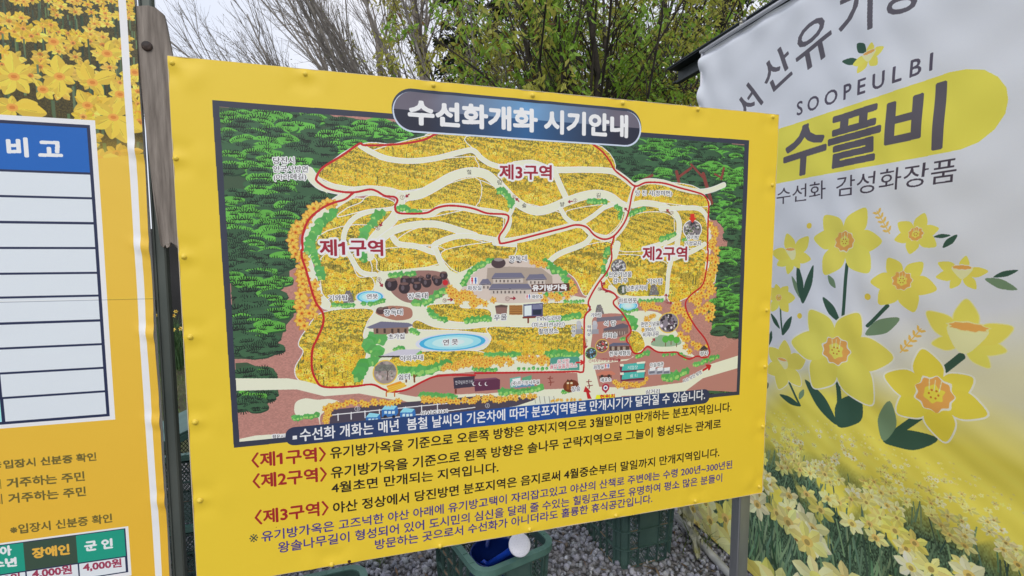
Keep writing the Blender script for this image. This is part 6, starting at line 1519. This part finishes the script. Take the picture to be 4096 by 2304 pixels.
def bare_tree(x, y, h0, limbs, wind, label, m, r0=.10, L1=4.6, kk=(11, 8, 4), buds=0, group='bare trees behind the map board', spread=20, zt=2.2):
    t = empty('bare_tree', (x, y, 0), 0, label, 'tree', group)
    trunk = polylines(np.zeros((1, 3)) - (0, 0, .2), np.array([[wind[0] * .25, 0, 1.]]), np.array([zt + .2]), 4, .04)
    top = trunk[0, -1]; n = limbs
    az = nr.uniform(0, 2 * PI, n)
    d = np.stack([np.cos(az) * .42 + wind[0] * nr.uniform(.5, 1.25, n), np.sin(az) * .42 + wind[1], np.full(n, 1.0)], -1)
    P1 = polylines(np.repeat(top[None], n, 0) - (0, 0, 1) * nr.uniform(0, .7, (n, 1)), d, nr.uniform(.75, 1.15, n) * L1, 4, .06, (wind[0] * .15, 0, .10)); R1 = nr.uniform(.30, .52, n) * r0
    P2, R2 = children(P1, R1, kk[0], spread, .50, .46, .15, (wind[0] * .2, 0, .25), .07)
    P3, R3 = children(P2, R2, kk[1], spread + 4, .48, .50, .1, (wind[0] * .2, 0, .30), .09)
    P4, R4 = children(P3, R3, kk[2], spread + 8, .50, .62, .1, (wind[0] * .2, 0, .3), .10)
    R3 = np.maximum(R3 * .9, .0036); R4 = np.maximum(R4 * .7, .0022)
    V, Fc = tubes([(trunk, np.array([r0]), .75)], 8); link('trunk', mesh_np('trunk', V, Fc, True), m, t)
    V, Fc = tubes([(P1, R1, .35), (P2, R2, .4), (P3, R3, .5), (P4, R4, .5)]); link('branches', mesh_np('branches', V, Fc, True), m, t)
    if buds:
        pos = along(P4, buds, .02); n = len(pos)
        link('young_leaves', leaves_mesh('young_leaves', pos, nr.uniform(.02, .045, n), tones(n, (.16, .18, .06), (.22, .20, .10)), M_fol, .2), None, t)
    return t
WL = (-.80, 0)
p = at(1000, 300, 9.0); bare_tree(p.x + 2.3, 9.0, 8, 9, (-.95, 0), 'bare tree with fine branches swept left, leftmost behind the map board', M_bark, .09, 5.0)
p = at(1300, 300, 8.6); bare_tree(p.x + 2.0, 8.6, 8, 9, (-.85, 0), 'bare tree swept left with pale buds, above the left half of the map board', M_bark, .10, 5.2, buds=1)
p = at(1600, 300, 9.4); bare_tree(p.x + 1.5, 9.4, 8, 10, (-.72, 0), 'dark bare tree leaning left, above the title of the map board', M_bark, .10, 5.2, kk=(8, 6, 4), buds=0)
p = at(1780, 300, 8.2); bare_tree(p.x + .8, 8.2, 8, 6, (-.45, .1), 'bare tree with steep dark limbs beside the conifer', M_bark, .09, 5.0, kk=(6, 5, 4))
for k, (px_, Y_, wv, lb) in enumerate(((1335, 13, -.05, 'slender pale bare trunk rising straight in the middle of the swept branches'), (1615, 12, .02, 'slender pale bare tree standing upright left of the conifer'), (1768, 11.5, .0, 'slender pale bare tree in front of the conifer, right one of a close pair'), (1745, 12.2, -.03, 'slender pale bare tree in front of the conifer, left one of a close pair'))):
    p = at(px_, 200, Y_); bare_tree(p.x, Y_, 9, 5, (wv, 0), lb, M_bark2, .085, 2.6, kk=(9, 6, 3), group='slender pale bare trees', spread=38, zt=6.5)
for k, (px_, Y_, lb) in enumerate(((1900, 7.6, 'pale leafless bush with tangled twigs above the board title'), (2110, 7.2, 'pale leafless bush in front of the dark wood, left of the green tree'), (2330, 8.4, 'pale leafless bush between the stems of the green tree'))):
    p = at(px_, 300, Y_); bare_tree(p.x, Y_, 4, 9, (-.1, 0), lb, M_bark2, .04, 1.9, kk=(7, 6, 3), group='pale leafless bushes', spread=42, zt=2.6)

def conifer(x, y, h, r, label, tone=((.014, .026, .012), (.035, .048, .020)), nb=150, per=34, z0=.8):
    t = empty('conifer', (x, y, 0), 0, label, 'conifer', 'dark conifers in the wood behind')
    trunk = polylines(np.zeros((1, 3)), np.array([[0., 0, 1]]), np.array([h]), 6, .012)
    z = z0 + (h - z0) * nr.random(nb) ** .85; az = nr.uniform(0, 2 * PI, nb); ln = r * (1 - z / h) ** .75 * nr.uniform(.65, 1.15, nb) + .15
    st = np.stack([np.zeros(nb), np.zeros(nb), z], -1); d = np.stack([np.cos(az), np.sin(az), nr.uniform(-.1, .35, nb)], -1)
    P1 = polylines(st, d, ln, 4, .06, (0, 0, -.45)); R1 = np.full(nb, .02)
    P2, R2 = children(P1, R1, 7, 48, .42, .4, .15, (0, 0, -.3), .1)
    V, Fc = tubes([(trunk, np.array([h * .016]), .2)], 8); link('trunk', mesh_np('trunk', V, Fc, True), M_bark3, t)
    V, Fc = tubes([(P1, R1, .3), (P2, R2, .5)]); link('branches', mesh_np('branches', V, Fc), M_bark3, t)
    pos = np.concatenate([along(P1, per // 2, .05), along(P2, max(3, per // 6), .05)]); n = len(pos)
    cl = tones(n, *tone, k=.2) ; link('needles', leaves_mesh('needles', pos, nr.uniform(.07, .17, n), np.clip(cl, .004, 1), M_fol, .35, .42), None, t)
G2 = ((.030, .034, .012), (.065, .062, .024))
for px_, Y_, h, r, lb, tn_ in ((1850, 11.2, 9.2, 1.05, 'dark conifer with ragged side, leftmost of the wood, beside the bare trees', None), (1990, 16, 10.5, 1.9, 'tall brownish conifer behind the pale leafless bushes', G2), (2190, 14, 7.4, 1.7, 'lower dark conifer behind the left side of the green tree', None), (2380, 17, 8.6, 2.1, 'dark conifer behind the stems of the green tree', None),
                           (2560, 13.5, 7.0, 1.8, 'lower dark conifer to the right of the green tree stems', None), (2740, 15, 10, 2.1, 'brownish green conifer behind the end of the dark rail', G2), (2900, 13, 9.6, 1.9, 'dark conifer directly above the marquee corner', None), (3120, 14, 11, 2.3, 'brownish conifer behind the marquee rail at the top', G2)):
    p = at(px_, 200, Y_); conifer(p.x, Y_, h, r, lb, **({'tone': tn_} if tn_ else {}))

def leafy_tree(x, y, stems, label, tone, wind=0.0, h=3.0, L1=3.6, r0=.07, kk=(8, 6), per=7, size=(.075, .13), zt=1.6, seedoff=0, spread=34):
    t = empty('leafy_tree', (x, y, 0), 0, label, 'tree', 'trees in fresh spring leaf')
    n = stems; az = nr.uniform(0, 2 * PI, n)
    st = np.stack([np.cos(az) * .12, np.sin(az) * .12, np.full(n, -.1)], -1)
    d = np.stack([np.cos(az) * .22 + wind * .3, np.sin(az) * .2, np.full(n, 1.)], -1)
    P0 = polylines(st, d, nr.uniform(.9, 1.1, n) * h, 5, .07); R0 = nr.uniform(.8, 1.1, n) * r0
    P1, R1 = children(P0, R0, 5, 40, .85, .55, .55, (wind * .3, 0, .25), .10, lmin=.9)
    P1b = polylines(P0[:, -1], P0[:, -1] - P0[:, -2], np.full(n, L1), 5, .08); R1b = R0 * .7
    Pa, Ra = children(P1, R1, kk[0], spread, .55, .45, .15, (0, 0, .05), .12); Pb, Rb = children(P1b, R1b, kk[0] + 3, spread + 8, .55, .4, .1, (wind * .3, 0, .0), .12)
    P2 = np.concatenate([Pa, Pb]); R2 = np.concatenate([Ra, Rb])
    P3, R3 = children(P2, R2, kk[1], 38, .5, .5, .15, (0, 0, -.15), .13); R3 = np.maximum(R3, .003)
    V, Fc = tubes([(P0, R0, .72)], 8); link('trunk', mesh_np('trunk', V, Fc, True), M_bark3, t)
    V, Fc = tubes([(P1, R1, .4), (P1b, R1b, .3), (P2, R2, .4), (P3, R3, .5)]); link('branches', mesh_np('branches', V, Fc, True), M_bark3, t)
    pos = along(P3, per, .035); k = nr.random(len(pos)) < .85; pos = pos[k]; n = len(pos)
    patch = np.sin(pos[:, 0] * 2.3 + pos[:, 2] * 1.7 + x) * .5 + .5
    c = tones(n, tone[0], tone[1], .16) * (1 - .35 * patch[:, None] * 0) ; sw = nr.random(n) < .05; c[sw] = tones(sw.sum(), (.22, .13, .03), (.14, .07, .025))
    link('leaves', leaves_mesh('leaves', pos, nr.uniform(*size, n), np.clip(c, .01, 1), M_fol, .9, .34), None, t)
BR_ = ((.26, .48, .06), (.38, .56, .08)); YG = ((.42, .46, .07), (.55, .52, .11)); OLV = ((.38, .37, .09), (.48, .44, .12))
for px_, Y_, st_, lb, tn_, wd, h_, L_, kk_, per_ in ((2480, 6.6, 4, 'many stemmed tree in fresh green leaf, its dark limbs fanning out above the board', BR_, -.25, 3.2, 2.9, (8, 6), 6), (2330, 7.6, 3, 'tree with yellow green young leaves reaching left above the board title', YG, -.5, 3.4, 3.0, (8, 6), 7), (2110, 8.6, 3, 'tree with olive young leaves beside the pale bare trees', OLV, -.3, 3.8, 3.0, (8, 6), 7),
                                     (2690, 6.2, 3, 'tree with hanging bright leaves just left of the marquee corner', BR_, .1, 3.2, 2.4, (6, 5), 5), (2930, 8.0, 3, 'yellow leaved tree above the marquee rail', YG, .1, 3.8, 3.2, (8, 6), 7), (2480, 9.5, 3, 'dark stemmed tree with sparse yellow leaves behind the green one', YG, 0, 4.2, 3.0, (7, 5), 5), (2760, 10.5, 3, 'tall thin tree with sparse yellow leaves in front of the brownish conifer', YG, 0, 5, 3.0, (7, 5), 5)):
    p = at(px_, 300, Y_); leafy_tree(p.x, Y_, st_, lb, tn_, wd, h_, L_, kk=(max(4, kk_[0] - 2), kk_[1] - 1), per=per_ + 4)
# the far wood closing the view low down
def far_bush(x, y, h, r, label):
    t = empty('evergreen_bush', (x, y, 0), 0, label, 'bush', 'dark evergreen bushes at the edge of the wood')
    n = 3200; q = nr.normal(size=(n, 3)); q /= np.linalg.norm(q, axis=1)[:, None]; q[:, 2] = np.abs(q[:, 2]); rad = nr.random(n) ** .35 * (1 + .22 * np.sin(q[:, 0] * 7 + q[:, 2] * 9 + x))
    pos = q * rad[:, None] * (r, r * .8, h)
    link('foliage', leaves_mesh('foliage', pos, nr.uniform(.09, .2, n), np.clip(tones(n, (.012, .022, .010), (.040, .045, .020), .25), .004, 1), M_fol, .2, .5), None, t)
    P = polylines(np.zeros((6, 3)), nr.normal(0, .3, (6, 3)) + (0, 0, 1), np.full(6, h * .8), 4, .08); V, Fc = tubes([(P, np.full(6, .03), .4)]); link('stems', mesh_np('stems', V, Fc), M_bark3, t)
for i, (x, y, h, r) in enumerate(((-3.2, 12.2, 3.2, 1.7), (-.6, 12.4, 4.6, 1.9), (1.6, 11.8, 4.9, 1.9), (3.6, 11.4, 5.0, 1.9), (5.6, 10.8, 5.2, 2.0), (7.8, 11.2, 5.6, 2.2))):
    far_bush(x, y, h, r, 'dark evergreen bush at the wood edge, number counted from the left: '[:45] + ('leftmost', 'second from the left', 'third from the left', 'fourth from the left', 'second from the right', 'rightmost')[i])
for x, y, lb in ((-7.5, 13.5, 'dark bush far to the left of the price board'), (-11.5, 12.5, 'outermost dark bush beyond the price board')): far_bush(x, y, 3.0, 2.4, lb)
bare_tree(-9.5, 10.5, 5, 8, (-.5, 0), 'bare tree standing alone behind the price board', M_bark, .10, 4.6, kk=(8, 6, 4))
bpy.data.objects.remove(_to)
